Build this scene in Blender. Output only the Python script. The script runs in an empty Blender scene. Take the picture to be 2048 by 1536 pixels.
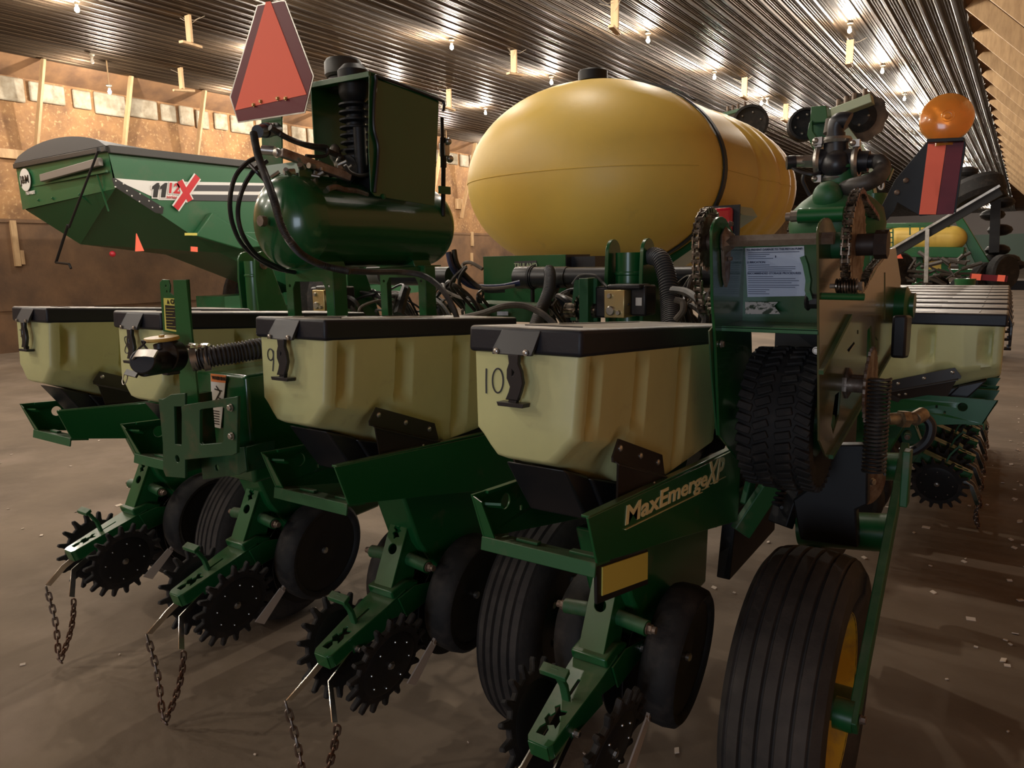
import bpy, bmesh, math, random
from mathutils import Vector, Matrix, noise
V=Vector; R=math.radians; PI=math.pi
random.seed(7)
S=bpy.context.scene; COL=S.collection
# ---------------------------------------------------------------- camera
F=1485.0; CX,CY=1024.0,768.0; EYE=V((0,0,1.52))
CAMROT=Matrix(((0.82655,-0.07698,0.55760),(0.56251,0.14694,-0.81361),(-0.01931,0.98615,0.16475)))
cd=bpy.data.cameras.new('camera'); cam=bpy.data.objects.new('camera',cd); COL.objects.link(cam)
cd.sensor_width=36; cd.lens=36*F/2048; cd.clip_start=.05; cd.clip_end=300
cam.matrix_world=Matrix.Translation(EYE)@CAMROT.to_4x4(); S.camera=cam
# ---------------------------------------------------------------- world, exposure
S.view_settings.view_transform='Standard'; S.view_settings.look='None'; S.view_settings.gamma=1
S.view_settings.use_curve_mapping=False; S.view_settings.exposure=0.12
w=bpy.data.worlds.new('world'); S.world=w; w.use_nodes=True
w.node_tree.nodes['Background'].inputs[0].default_value=(1,.82,.62,1); w.node_tree.nodes['Background'].inputs[1].default_value=.012
BULB_W=150.0; BULB_COL=(1,.90,.775)

# cool fill light added behind the camera for rear- and right-facing faces
ld=bpy.data.lights.new('cool_fill_light','AREA'); ld.shape='RECTANGLE'; ld.size=3.4; ld.size_y=2.9; ld.energy=190.0; ld.color=(.72,.84,1)
lo=bpy.data.objects.new('cool_fill_light',ld); COL.objects.link(lo); lo.location=(.6,-8.8,1.5); lo.rotation_euler=(R(90),0,R(4))

def W(u,v,ax,val):          # where the ray through photo point (u,v) meets the plane ax=val
    d=CAMROT@V((u-CX,-(v-CY),-F)); i='XYZ'.index(ax); t=(val-EYE[i])/d[i]; return EYE+d*t
def depthof(p): return -(CAMROT.transposed()@(V(p)-EYE)).z
# ---------------------------------------------------------------- materials
MATS={}
def mat(name,col,rough=.5,metal=0,col2=None,nscale=6,lo=.4,hi=.65,bump=0,bscale=60,stretch=None,coat=0,sss=0,trans=0,emit=0,dust=0,spec=.5,rough2=None,grime=None):
    m=bpy.data.materials.new(name); m.use_nodes=True; nt=m.node_tree; b=nt.nodes['Principled BSDF']; L=nt.links.new
    b.inputs['Base Color'].default_value=(*col,1); b.inputs['Roughness'].default_value=rough; b.inputs['Metallic'].default_value=metal
    b.inputs['Coat Weight'].default_value=coat; b.inputs['Coat Roughness'].default_value=.08; b.inputs['Specular IOR Level'].default_value=spec
    if sss: b.inputs['Subsurface Weight'].default_value=sss; b.inputs['Subsurface Radius'].default_value=(.05,.04,.015)
    if trans: b.inputs['Transmission Weight'].default_value=trans
    if emit: b.inputs['Emission Color'].default_value=(*col,1); b.inputs['Emission Strength'].default_value=emit
    cur=None
    tc=nt.nodes.new('ShaderNodeTexCoord'); mp=nt.nodes.new('ShaderNodeMapping'); L(tc.outputs['Object'],mp.inputs[0])
    if stretch: mp.inputs['Scale'].default_value=stretch
    def ns(sc,det=6):
        n=nt.nodes.new('ShaderNodeTexNoise'); n.inputs['Scale'].default_value=sc; n.inputs['Detail'].default_value=det; n.inputs['Roughness'].default_value=.6; L(mp.outputs[0],n.inputs['Vector']); return n
    def ramp(src,lo,hi):
        r=nt.nodes.new('ShaderNodeMapRange'); r.inputs['From Min'].default_value=lo; r.inputs['From Max'].default_value=hi; L(src,r.inputs['Value']); return r.outputs[0]
    def mix(f,a,c):
        x=nt.nodes.new('ShaderNodeMix'); x.data_type='RGBA'; L(f,x.inputs['Factor'])
        if a is None: x.inputs[6].default_value=(*col,1)
        else: L(a,x.inputs[6])
        x.inputs[7].default_value=(*c,1); return x.outputs[2]
    if col2:
        f=ramp(ns(nscale).outputs[0],lo,hi); cur=mix(f,cur,col2)
        if rough2 is not None:
            q=nt.nodes.new('ShaderNodeMapRange'); q.inputs['To Min'].default_value=rough; q.inputs['To Max'].default_value=rough2; L(f,q.inputs['Value']); L(q.outputs[0],b.inputs['Roughness'])
    if grime:
        g,gs,g0,g1=grime; cur=mix(ramp(ns(gs,8).outputs[0],g0,g1),cur,g)
    if dust:                 # settled dust on the faces that look up
        ge=nt.nodes.new('ShaderNodeNewGeometry'); sx=nt.nodes.new('ShaderNodeSeparateXYZ'); L(ge.outputs['Normal'],sx.inputs[0])
        f=ramp(sx.outputs[2],.55,1.0); mu=nt.nodes.new('ShaderNodeMath'); mu.operation='MULTIPLY'; L(f,mu.inputs[0])
        n=ramp(ns(9).outputs[0],.25,.7); m2=nt.nodes.new('ShaderNodeMath'); m2.operation='MULTIPLY'; m2.inputs[1].default_value=dust; L(n,m2.inputs[0]); L(m2.outputs[0],mu.inputs[1])
        cur=mix(mu.outputs[0],cur,(.36,.30,.23))
    if cur is not None: L(cur,b.inputs['Base Color'])
    if bump:
        bp=nt.nodes.new('ShaderNodeBump'); bp.inputs['Strength'].default_value=bump; bp.inputs['Distance'].default_value=.01
        L(ns(bscale).outputs[0],bp.inputs['Height']); L(bp.outputs[0],b.inputs['Normal'])
    MATS[name]=m; return m
DUST=(.16,.12,.085)
GREEN=mat('green_paint',(.007,.092,.024),.32,coat=.25,grime=(DUST,7,.60,.95),dust=.35)
GREEN2=mat('dusty_green_paint',(.010,.088,.026),.5,grime=(DUST,9,.55,.9),dust=.45)
GREENT=mat('glossy_green_tank_paint',(.008,.078,.022),.24,coat=.3,dust=.15)
CARTG=mat('cart_green_paint',(.016,.105,.040),.42,coat=.1,grime=(DUST,1.2,.55,1.1))
HOP=mat('pale_yellow_poly',(.54,.54,.26),.42,col2=(.49,.49,.24),nscale=5,sss=.04,grime=((.34,.30,.18),9,.60,.85))
TANKY=mat('yellow_tank_poly',(.73,.49,.09),.46,col2=(.66,.46,.10),nscale=2,sss=.05,grime=((.42,.30,.10),5,.66,.95),bump=.08,bscale=25)
LID=mat('black_lid_plastic',(.012,.013,.019),.45,spec=.35,dust=1.0,bump=.05,bscale=120)
BLK=mat('black_plastic',(.014,.014,.017),.38,dust=.25)
BLKM=mat('black_painted_steel',(.010,.010,.011),.5,spec=.35,dust=.15)
RUB=mat('black_rubber',(.014,.0135,.0135),.72,spec=.35,grime=((.055,.045,.038),14,.5,.85),bump=.15,bscale=70)
RUBB=mat('weathered_tyre_rubber',(.024,.022,.021),.78,spec=.35,col2=(.065,.055,.048),nscale=7,lo=.35,hi=.8,bump=.2,bscale=60)
HOSE=mat('dusty_rubber_hose',(.022,.021,.021),.5,grime=((.10,.085,.07),16,.45,.75))
HOSET=mat('mud_coated_hose',(.15,.125,.10),.8,col2=(.07,.06,.05),nscale=12)
COR=mat('grey_corrugated_plastic',(.035,.035,.037),.5,dust=.6)
GALV=mat('galvanised_steel',(.52,.50,.46),.33,metal=.9,col2=(.33,.31,.28),nscale=18)
CHR=mat('bright_steel_edge',(.78,.76,.70),.22,metal=1)
RUST=mat('rusty_steel',(.13,.075,.05),.6,metal=.5,col2=(.25,.20,.16),nscale=22,rough2=.4)
CHN=mat('oily_chain_steel',(.34,.29,.24),.28,metal=.9,col2=(.06,.045,.03),nscale=45,lo=.45,hi=.6)
DCH=mat('rusty_drag_chain',(.20,.17,.15),.42,metal=.8,col2=(.12,.055,.03),nscale=8)
TAN=mat('worn_tan_blade',(.55,.47,.40),.5)
BRASS=mat('zinc_plated_block',(.62,.47,.20),.3,metal=.75,col2=(.55,.45,.25),nscale=6)
ORG=mat('orange_fluorescent_vinyl',(1.0,.19,.115),.6,spec=.2)
MAR=mat('maroon_reflective_vinyl',(.14,.006,.014),.45,spec=.3)
WHT=mat('white_decal_vinyl',(.70,.69,.66),.4); DEC=mat('black_decal_vinyl',(.012,.012,.012),.35)
GRYD=mat('grey_decal_vinyl',(.05,.05,.055),.4); REDD=mat('red_decal_vinyl',(.50,.012,.02),.4)
YELD=mat('yellow_decal_vinyl',(.62,.56,.12),.4); LETY=mat('cream_yellow_lettering',(.80,.74,.42),.45)
SHEET=mat('pale_blue_instruction_sheet',(.50,.56,.70),.45,grime=((.3,.25,.2),20,.7,.9)); SILV=mat('silver_foil_decal',(.85,.84,.80),.35,metal=.25,col2=(.10,.14,.10),nscale=60,lo=.5,hi=.56)
WORN=mat('worn_orange_decal',(.75,.22,.06),.5); INK=mat('marker_ink',(.02,.02,.025),.5)
AMB=mat('amber_lens',(.90,.33,.05),.18,coat=.4,trans=.35,sss=.1); REDL=mat('red_lens',(.42,.012,.025),.15,coat=.6)
RIMY=mat('yellow_rim_paint',(.55,.36,.02),.4,grime=(DUST,9,.5,.8)); BLUE=mat('blue_hose_cover',(.02,.03,.10),.4)
TEAL=mat('teal_plastic',(.01,.10,.11),.4)
WOOD=mat('pale_pine_lumber',(.50,.33,.17),.65,col2=(.38,.24,.12),nscale=5,stretch=(3,3,.6),grime=((.16,.10,.06),11,.66,.8),bump=.1,bscale=30)
WALL=mat('brown_strand_board_wall',(.36,.19,.075),.8,col2=(.15,.075,.035),nscale=2.2,lo=.3,hi=.75,grime=((.55,.36,.17),14,.55,.75),bump=.5,bscale=22)
WALLD=mat('falloff_darkened_lower_wall',(.22,.12,.058),.85,col2=(.09,.052,.03),nscale=1.2,lo=.3,hi=.7,bump=.4,bscale=18)  # darker than the wall above: falloff of the eave bulbs put into the colour
FOAM=mat('off_white_foam_block',(.42,.37,.28),.8,col2=(.26,.21,.14),nscale=4,grime=((.12,.07,.04),3,.58,.75),bump=.3,bscale=20)
INSUL=mat('brown_insulation_paper',(.26,.14,.065),.8,col2=(.14,.075,.04),nscale=1.5,bump=.4,bscale=8)
CEIL=mat('dirty_corrugated_steel',(.120,.086,.056),.40,metal=.9,col2=(.026,.017,.010),nscale=2.4,lo=.32,hi=.68,stretch=(5,.16,1),rough2=.55,grime=((.05,.032,.02),1.2,.45,.7))
DIRT=mat('trodden_dirt_floor',(.190,.142,.098),.92,col2=(.112,.082,.056),nscale=.8,lo=.35,hi=.68,grime=((.25,.19,.145),1.7,.5,.9),bump=.8,bscale=4)
GLASS=mat('glowing_bulb_glass',(1,.86,.66),.3,emit=90); WEB=mat('dusty_cobweb',(.42,.35,.26),.9)
DULL=mat('unlit_bulb_glass',(.55,.5,.42),.2); TARP=mat('grey_canvas_cover',(.085,.085,.085),.65); CHAFF=mat('pale_chaff_flakes',(.62,.52,.42),.8)
# ---------------------------------------------------------------- mesh builder
def frame(o,x,y):            # matrix with origin o, x axis x, y axis close to y
    x=V(x).normalized(); y=V(y); z=x.cross(y).normalized(); y=z.cross(x)
    m=Matrix((x,y,z)).transposed().to_4x4(); m.translation=V(o); return m
def frz(o,z,x=(1,0,0)):      # origin o, z axis z
    z=V(z).normalized(); x=V(x)
    if abs(z.dot(x.normalized()))>.95: x=V((0,1,0)) if abs(z.y)<.9 else V((0,0,1))
    y=z.cross(x).normalized(); x=y.cross(z); m=Matrix((x,y,z)).transposed().to_4x4(); m.translation=V(o); return m
def spline(pts,n=8,closed=False):
    P=[V(p) for p in pts]; out=[]
    if len(P)<3: return [P[0].lerp(P[-1],k/n) for k in range(n+1)]
    N=len(P); segs=N if closed else N-1
    for i in range(segs):
        if closed: a,b,c,d=P[i-1],P[i],P[(i+1)%N],P[(i+2)%N]
        else: a,b,c,d=P[max(i-1,0)],P[i],P[i+1],P[min(i+2,N-1)]
        for k in range(n):
            t=k/n; out.append(.5*((2*b)+(c-a)*t+(2*a-5*b+4*c-d)*t*t+(3*b-a-3*c+d)*t**3))
    if not closed: out.append(P[-1])
    return out
class MB:
    def __init__(s): s.v=[]; s.f=[]; s.pc=[]
    def cut(s): s.pc.append((s.v,s.f)); s.v=[]; s.f=[]; return s
    def each(s,name,mt,parent=None,**k):
        if s.v: s.cut()
        for v,f in s.pc: q=MB(); q.v=v; q.f=f; o=q.build(name,mt,parent,**k)
        return o
    def add(s,vs,fs,m=None):
        o=len(s.v); s.v+= [tuple(m@V(p)) for p in vs] if m else [tuple(p) for p in vs]
        s.f+=[tuple(o+i for i in f) for f in fs]; return s
    def box(s,c,d,m=None):
        x,y,z=c; a,b,h=d[0]/2,d[1]/2,d[2]/2
        vs=[(x+i*a,y+j*b,z+k*h) for k in(-1,1) for j in(-1,1) for i in(-1,1)]
        return s.add(vs,[(0,2,3,1),(4,5,7,6),(0,1,5,4),(2,6,7,3),(0,4,6,2),(1,3,7,5)],m)
    def span(s,lo,hi,m=None): return s.box([(a+b)/2 for a,b in zip(lo,hi)],[abs(b-a) for a,b in zip(lo,hi)],m)
    def bar(s,p0,p1,wd,h,up=(0,0,1),m=None):
        p0,p1=V(p0),V(p1); d=p1-p0; z=d.normalized(); u=V(up)
        if abs(z.dot(u))>.98: u=V((0,1,0))
        x=u.cross(z).normalized(); y=z.cross(x); M=Matrix((x,y,z)).transposed().to_4x4(); M.translation=(p0+p1)/2
        return s.box((0,0,0),(wd,h,d.length),(m@M) if m else M)
    def path(s,pts,wd,h,up=(1,0,0),m=None):      # flat strap along a polyline; wd along up
        P=[V(p) for p in pts]; u=V(up).normalized(); vs=[]; n=len(P)
        for i,p in enumerate(P):
            d0=(P[i]-P[i-1]).normalized() if i else (P[1]-P[0]).normalized(); d1=(P[i+1]-P[i]).normalized() if i<n-1 else d0
            nn=u.cross((d0+d1).normalized()).normalized(); k=1/max(.4,math.cos(d0.angle(d1)/2))
            for a,b in((-1,-1),(1,-1),(1,1),(-1,1)): vs.append(p+u*a*wd/2+nn*b*h/2*k)
        fs=[(0,3,2,1),(4*n-4,4*n-3,4*n-2,4*n-1)]
        for i in range(n-1):
            for k in range(4): a=4*i+k;b=4*i+(k+1)%4; fs.append((a,b,b+4,a+4))
        return s.add(vs,fs,m)
    def ext(s,poly,off,m=None):                   # planar polygon extruded by a vector
        n=len(poly); off=V(off); P=[V(p) for p in poly]; nrm=V((0,0,0))
        for i in range(n): nrm+=(P[i]-P[0]).cross(P[(i+1)%n]-P[0])
        if nrm.dot(off)>0: P=P[::-1]
        vs=P+[p+off for p in P]
        return s.add(vs,[tuple(range(n)),tuple(range(2*n-1,n-1,-1))]+[(i,i+n,(i+1)%n+n,(i+1)%n) for i in range(n)],m)
    def tube(s,pts,r,seg=8,closed=False,m=None,flat=1):
        P=[V(p) for p in pts]; n=len(P); rs=r if isinstance(r,(list,tuple)) else [r]*n; vs=[]; fs=[]
        t0=(P[1]-P[0]).normalized(); a=V((0,0,1)) if abs(t0.z)<.9 else V((1,0,0)); nrm=(a-t0*a.dot(t0)).normalized()
        for i in range(n):
            if closed: t=(P[(i+1)%n]-P[i-1]).normalized()
            else: t=(P[min(i+1,n-1)]-P[max(i-1,0)]).normalized()
            nrm=(nrm-t*nrm.dot(t)).normalized(); b=t.cross(nrm)
            for k in range(seg):
                A=2*PI*k/seg; vs.append(P[i]+(nrm*math.cos(A)+b*math.sin(A)*flat)*rs[i])
        for i in range(n if closed else n-1):
            j=(i+1)%n
            for k in range(seg): fs.append((i*seg+k,i*seg+(k+1)%seg,j*seg+(k+1)%seg,j*seg+k))
        if not closed: fs+= [tuple(range(seg))[::-1],tuple((n-1)*seg+k for k in range(seg))]
        return s.add(vs,fs,m)
    def cyl(s,p0,p1,r0,r1=None,seg=20,m=None):
        return s.lathe([(0,0),(r0,0),((r1 if r1 is not None else r0),(V(p1)-V(p0)).length),(0,(V(p1)-V(p0)).length)],p0,V(p1)-V(p0),seg,m)
    def lathe(s,prof,o,d,seg=24,m=None,a0=0,rx=1):
        M=frz(o,d); 
        if m: M=m@M
        vs=[];fs=[];n=len(prof);idx=[]
        for r,h in prof:
            if r<=1e-6: idx.append([len(vs)]); vs.append((0,0,h))
            else: idx.append(list(range(len(vs),len(vs)+seg))); vs+=[(rx*r*math.cos(a0+2*PI*k/seg),r*math.sin(a0+2*PI*k/seg),h) for k in range(seg)]
        for i in range(n-1):
            A,B=idx[i],idx[i+1]
            if len(A)==1 and len(B)==1: continue
            for k in range(seg):
                k2=(k+1)%seg
                if len(A)==1: fs.append((A[0],B[k2],B[k]))
                elif len(B)==1: fs.append((A[k],A[k2],B[0]))
                else: fs.append((A[k],A[k2],B[k2],B[k]))
        return s.add(vs,fs,M)
    def ball(s,c,r,seg=12,m=None,sc=(1,1,1)):
        M=Matrix.Translation(V(c))@Matrix.Diagonal((*sc,1)); M=m@M if m else M
        n=seg//2+1; return s.lathe([(r*math.sin(PI*i/n),-r*math.cos(PI*i/n)) for i in range(n+1)],(0,0,0),(0,0,1),seg,M)
    def bolt(s,p,d,r=.009,h=.008,m=None):
        s.lathe([(0,0),(r*1.25,0),(r*1.25,h*.25),(0,h*.25)],p,d,14,m); return s.lathe([(0,0),(r,0),(r,h),(r*.8,h*1.15),(0,h*1.15)],p,d,6,m)
    def curve(s,fn,m):
        cu=bpy.data.curves.new('tmp','FONT' if fn[0]=='t' else 'CURVE')
        if fn[0]=='t':
            cu.body=fn[1]; cu.size=fn[2]; cu.extrude=fn[3]; cu.align_x=fn[4]; cu.align_y='CENTER'; cu.offset=fn[5]; cu.shear=fn[6]; cu.space_character=fn[7]; cu.resolution_u=3
        else:
            cu.dimensions='2D'; cu.fill_mode='BOTH'; cu.extrude=fn[2]; cu.bevel_depth=fn[3]; cu.bevel_resolution=0
            for lp in fn[1]:
                sp=cu.splines.new('POLY'); sp.points.add(len(lp)-1); sp.use_cyclic_u=True
                for q,p in zip(sp.points,lp): q.co=(p[0],p[1],0,1)
        o=bpy.data.objects.new('tmp',cu); COL.objects.link(o); dg=bpy.context.evaluated_depsgraph_get(); me=bpy.data.meshes.new_from_object(o.evaluated_get(dg))
        s.add([v.co for v in me.vertices],[tuple(p.vertices) for p in me.polygons],m)
        bpy.data.objects.remove(o); bpy.data.curves.remove(cu); bpy.data.meshes.remove(me); return s
    def text(s,t,size,m,th=.0006,al='CENTER',bold=0,shear=0,sp=1): return s.curve(('t',t,size,th,al,bold,shear,sp),m)
    def fit(s,t,o,xd,yd,wd,ht,th=.0006,bold=0,shear=0,sp=1):     # text scaled to a width and a height, centred on o
        q=MB().text(t,1,Matrix.Identity(4),.5,'CENTER',bold,shear,sp); X=[p[0] for p in q.v]; Yv=[p[1] for p in q.v]
        cx,cy=(min(X)+max(X))/2,(min(Yv)+max(Yv))/2; xd,yd=V(xd),V(yd); n=xd.cross(yd).normalized(); o=V(o); kx,ky=wd/(max(X)-min(X)),ht/(max(Yv)-min(Yv))
        return s.add([o+xd*((p[0]-cx)*kx)+yd*((p[1]-cy)*ky)+n*(p[2]*th*2) for p in q.v],q.f)
    def plate(s,loops,th,m,bev=0): return s.curve(('c',loops,th/2-bev,bev),m)
    def build(s,name,mt,parent=None,bevel=0,ang=35,smooth=True,seg=2):
        me=bpy.data.meshes.new(name); me.from_pydata(s.v,[],s.f); me.validate()
        if smooth:
            me.polygons.foreach_set('use_smooth',[True]*len(me.polygons)); me.set_sharp_from_angle(angle=R(ang))
        me.materials.append(mt); o=bpy.data.objects.new(name,me); COL.objects.link(o)
        if parent: o.parent=parent
        if bevel:
            b=o.modifiers.new('bevel','BEVEL'); b.width=bevel; b.segments=seg; b.limit_method='ANGLE'; b.angle_limit=R(40); b.harden_normals=False
        return o
def circ(c,r,n=20,a0=0,a1=2*PI,end=False):
    return [(c[0]+r*math.cos(a0+(a1-a0)*k/(n-1 if end else n)),c[1]+r*math.sin(a0+(a1-a0)*k/(n-1 if end else n))) for k in range(n)]
def rrect(x0,y0,x1,y1,r,n=4):
    o=[]
    for cx,cy,a in((x1-r,y1-r,0),(x0+r,y1-r,90),(x0+r,y0+r,180),(x1-r,y0+r,270)): o+=circ((cx,cy),r,n,R(a),R(a+90),True)
    return o
def tag(o,label,cat,group=None,kind=None):
    if kind: o['kind']=kind
    if label: o['label']=label
    if cat: o['category']=cat
    if group: o['group']=group
    return o
def thing(name,label,cat,group=None,loc=(0,0,0),m=None):
    o=bpy.data.objects.new(name,None); o.empty_display_size=.1; COL.objects.link(o)
    o.matrix_world=m if m else Matrix.Translation(V(loc)); return tag(o,label,cat,group)
def rel(p,o): return V(p)-V(o)
def struct(o,label=None): o['kind']='structure'; (label and tag(o,label,None)); return o
def dup(root,m,label,group=None,skip=()):
    r=root.copy(); COL.objects.link(r); r.matrix_world=m; r['label']=label
    if group: r['group']=group
    for ch in list(root.children):
        if ch.name.split('.')[0] in skip: continue
        c=ch.copy(); COL.objects.link(c); c.parent=r
        for g in ch.children: d=g.copy(); COL.objects.link(d); d.parent=c
    return r
YZ=lambda x: Matrix(((0,0,1,x),(1,0,0,0),(0,1,0,0),(0,0,0,1)))   # plate drawn in (y,z), thickness along x
XZ=lambda y: Matrix(((1,0,0,0),(0,0,-1,y),(0,1,0,0),(0,0,0,1)))  # plate drawn in (x,z), faces -y
XY=lambda z: Matrix.Translation((0,0,z))
def ordn(k): return ['first','second','third','fourth','fifth','sixth','seventh','eighth','ninth','tenth','eleventh','twelfth','thirteenth','fourteenth','fifteenth','sixteenth','seventeenth','eighteenth','nineteenth','twentieth','twenty-first','twenty-second','twenty-third','twenty-fourth'][k]
# ---------------------------------------------------------------- the shed
b=MB(); N=1; b.add([(-16.6,-9,-.1),(2.8,-9,-.1),(2.8,95,-.1),(-16.6,95,-.1)],[(0,1,2,3)]); struct(b.build('floor',DIRT),'brown trodden dirt floor')
# corrugated ceiling, ribs run along the shed
prof=[]; x=-15.95
while x<-1.15:
    prof+=[(x,0),(x+.02,.022),(x+.055,.022),(x+.075,0),(x+.10,0),(x+.105,.008),(x+.118,.008),(x+.123,0),(x+.138,0),(x+.143,.007),(x+.156,.007),(x+.161,0),(x+.185,0),(x+.190,.008),(x+.203,.008),(x+.208,0)]; x+=.2286
b=MB(); n=len(prof); ys=[-9,95]
b.add([(p[0],y,5.52-p[1]) for y in ys for p in prof],[(i,i+1,n+i+1,n+i) for i in range(n-1)]); struct(b.build('ceiling',CEIL,smooth=False),'dark corrugated steel ceiling')
b=MB(); b.span((-16.6,-9,-.1),(-16.42,95,2.45)); struct(b.build('wall_left',WALLD,smooth=False),'lower part of the far left wall, coloured darker for light falloff')
b=MB(); b.span((-16.6,-9,2.4),(-16.44,95,5.7)); struct(b.build('wall_left',WALL,smooth=False),'brown strand board wall on the left')
b=MB(); b.add([(-15.9,-9,5.53),(-16.45,-9,5.2),(-16.45,95,5.2),(-15.9,95,5.53)],[(0,1,2,3)]); struct(b.build('trim_1',INSUL),'brown insulation paper along the left eave')
b=MB(); b.span((2.6,-9,-.1),(2.8,95,5.7)); struct(b.build('wall_right',WALL,smooth=False))
b=MB(); b.span((-1.15,-9,5.53),(2.8,95,5.7)); b.add([(-16.7,-9,5.75),(-1.1,-9,5.75),(-1.1,95,5.75),(-16.7,95,5.75)],[(0,1,2,3)]); struct(b.build('ceiling',INSUL),'brown insulation above the right-hand braces')
b=MB(); b.span((-16.6,95,-.1),(2.8,95.2,5.7)); struct(b.build('wall_far',mat('pale_far_wall',(.62,.56,.54),.8)))
b=MB(); b.span((-16.6,-9.2,-.1),(-1.1,-9,5.7)); b.span((2.3,-9.2,-.1),(2.8,-9,5.7)); b.span((-1.1,-9.2,2.9),(2.3,-9,5.7)); struct(b.build('wall_near',WALL))
b=MB(); b.span((-6,94.9,-.1),(.3,94.98,3.2)); struct(b.build('door_1',mat('pale_green_far_door',(.35,.5,.42),.6)),'pale door at the far end of the shed')
# ragged plastic along the right ceiling edge
b=MB(); pts=[]; y=-2.0; vs=[]; fs=[]
while y<90:
    d=.16+.09*noise.noise(V((y*1.7,0,0)))+.03*noise.noise(V((y*7,2,0))); vs+=[(-1.12+.03*noise.noise(V((y*3,5,0))),y,5.52),(-1.09+.05*noise.noise(V((y*4,9,0))),y,5.50-abs(d))]; y+=.12+y*.004
b.add(vs,[(2*i,2*i+1,2*i+3,2*i+2) for i in range(len(vs)//2-1)]); struct(b.build('trim_2',mat('grey_plastic_sheeting',(.16,.14,.12),.35,col2=(.05,.04,.03),nscale=6)),'ragged grey plastic along the right ceiling edge')
# horizontal seams of the left wall boards
b=MB(); b.span((-16.43,-9,2.43),(-16.40,95,2.50)); b.span((-16.43,-9,.72),(-16.40,95,.78)); struct(b.build('trim_3',WALLD))
# foam blocks under the left eave
y=6.05; k=0; rng=random.Random(3)
while y<26:
    wd=rng.choice([.62,.5,.36,.40,.7]); g=MB(); r=rng.uniform(.02,.06)
    z0=4.76+rng.uniform(-.03,.03); z1=5.17+rng.uniform(-.03,.02)
    g.box((-16.40,y+wd/2,(z0+z1)/2),(.07,wd-.04,z1-z0)); o=g.build('foam_block',FOAM,bevel=.03)
    tag(o,'off-white foam block under the left eave, %d%s from the near end of the row'%(k+1,'st' if k%10==0 and k!=10 else 'nd' if k%10==1 and k!=11 else 'rd' if k%10==2 and k!=12 else 'th'),'insulation','foam blocks along the left eave'); y+=wd+rng.choice([.03,.05,.12]); k+=1
# left knee braces
for k in range(8):
    y=7.25+1.72*k
    if k>=5: y=7.25+1.72*(k+1)
    g=MB(); g.bar((-15.86,y+.20,5.5),(-16.36,y-.06,3.0),.13,.05,(0,1,0)); o=g.build('knee_brace',WOOD,bevel=.004)
    tag(o,'pale pine knee brace on the brown left wall, %s from the left of the photo'%ordn(k),'wooden brace','knee braces on the left wall')
for k,(u,v,du,dv,vert) in enumerate([(22,308,20,9,0),(30,487,5,45,1),(44,515,3,14,1),(944,478,3,14,1),(943,518,3,12,1),(918,408,9,10,1)]):
    p=W(u,v,'X',-16.4); s_=depthof(p)/F; g=MB(); g.span((-16.44,p.y-du*s_*1.1,p.z-dv*s_),(-16.36,p.y+du*s_*1.1,p.z+dv*s_)); o=g.build('nailed_board',WOOD,bevel=.004)
    tag(o,['short level board nailed to the left wall behind the grey cart cover','upright board scrap on the left wall left of the green cart','small board scrap low on the left wall','small board scrap on the wall above the green box beside the yellow tank','lowest board scrap on the wall beside the yellow tank','board stub on the wall left of the yellow tank'][k],'board')
# right braces
for k in range(24):
    y=9.0+1.83*k; g=MB(); g.bar((-.99,y,5.40),(2.46,y,1.95),.26,.05,(0,1,0)); o=g.build('eave_brace',WOOD,bevel=.004)
    tag(o,'broad diagonal pine board under the right-hand eave, number %d counted from the camera'%(k+1),'wooden brace','diagonal boards along the right eave')
b=MB(); 
for k in range(30): b.span((-1.1,8.1+1.83*k,5.44),(2.6,8.2+1.83*k,5.52))
struct(b.build('trim_4',WOOD),'joists above the right-hand braces')
# hangers
HG=[(-11.42,7.65,'above the left end of the green cart'),(-14.47,9.42,'low over the left wall braces'),(-11.46,10.99,'behind the black air filter cap'),(-5.61,11.24,'at the top edge, above the yellow tank'),(-8.43,12.58,'left of the yellow tank lid'),(-11.47,14.35,'right of the compressor box'),(-3.04,15.98,'above the raised green marker arm'),(-5.56,17.69,'right of the yellow tank top'),(-5.6,21.42,'between the two raised marker wheels'),(-3.0,33,'beside the black warning paddle'),(-5.6,29,'behind the pump manifold')]
proto=None
for k,(x,y,t) in enumerate(HG):
    h=thing('ceiling_hanger','wooden T-shaped hanger on the dark ceiling '+t,'wooden hanger','wooden hangers on the ceiling',loc=(x,y,5.5))
    g=MB(); g.span((-.065,-.02,-.42),(.065,.02,0)); g.build('post',WOOD,h,bevel=.004)
    g=MB(); g.box((0,0,-.44),(.09,.42,.04),Matrix.Rotation(R(rng.uniform(-14,14)),4,'Z')@Matrix.Rotation(R(rng.uniform(-5,5)),4,'X')); g.build('foot_board',WOOD,h,bevel=.004)
    g=MB()
    for q in range(5): a=V((rng.uniform(-.3,.3),rng.uniform(-.2,.2),0)); g.tube([a,a*.5+V((0,0,-.06)),V((rng.uniform(-.05,.05),0,-.2*rng.random()-.02))],.0035,4)
    g.build('cobweb',WEB,h)
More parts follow.
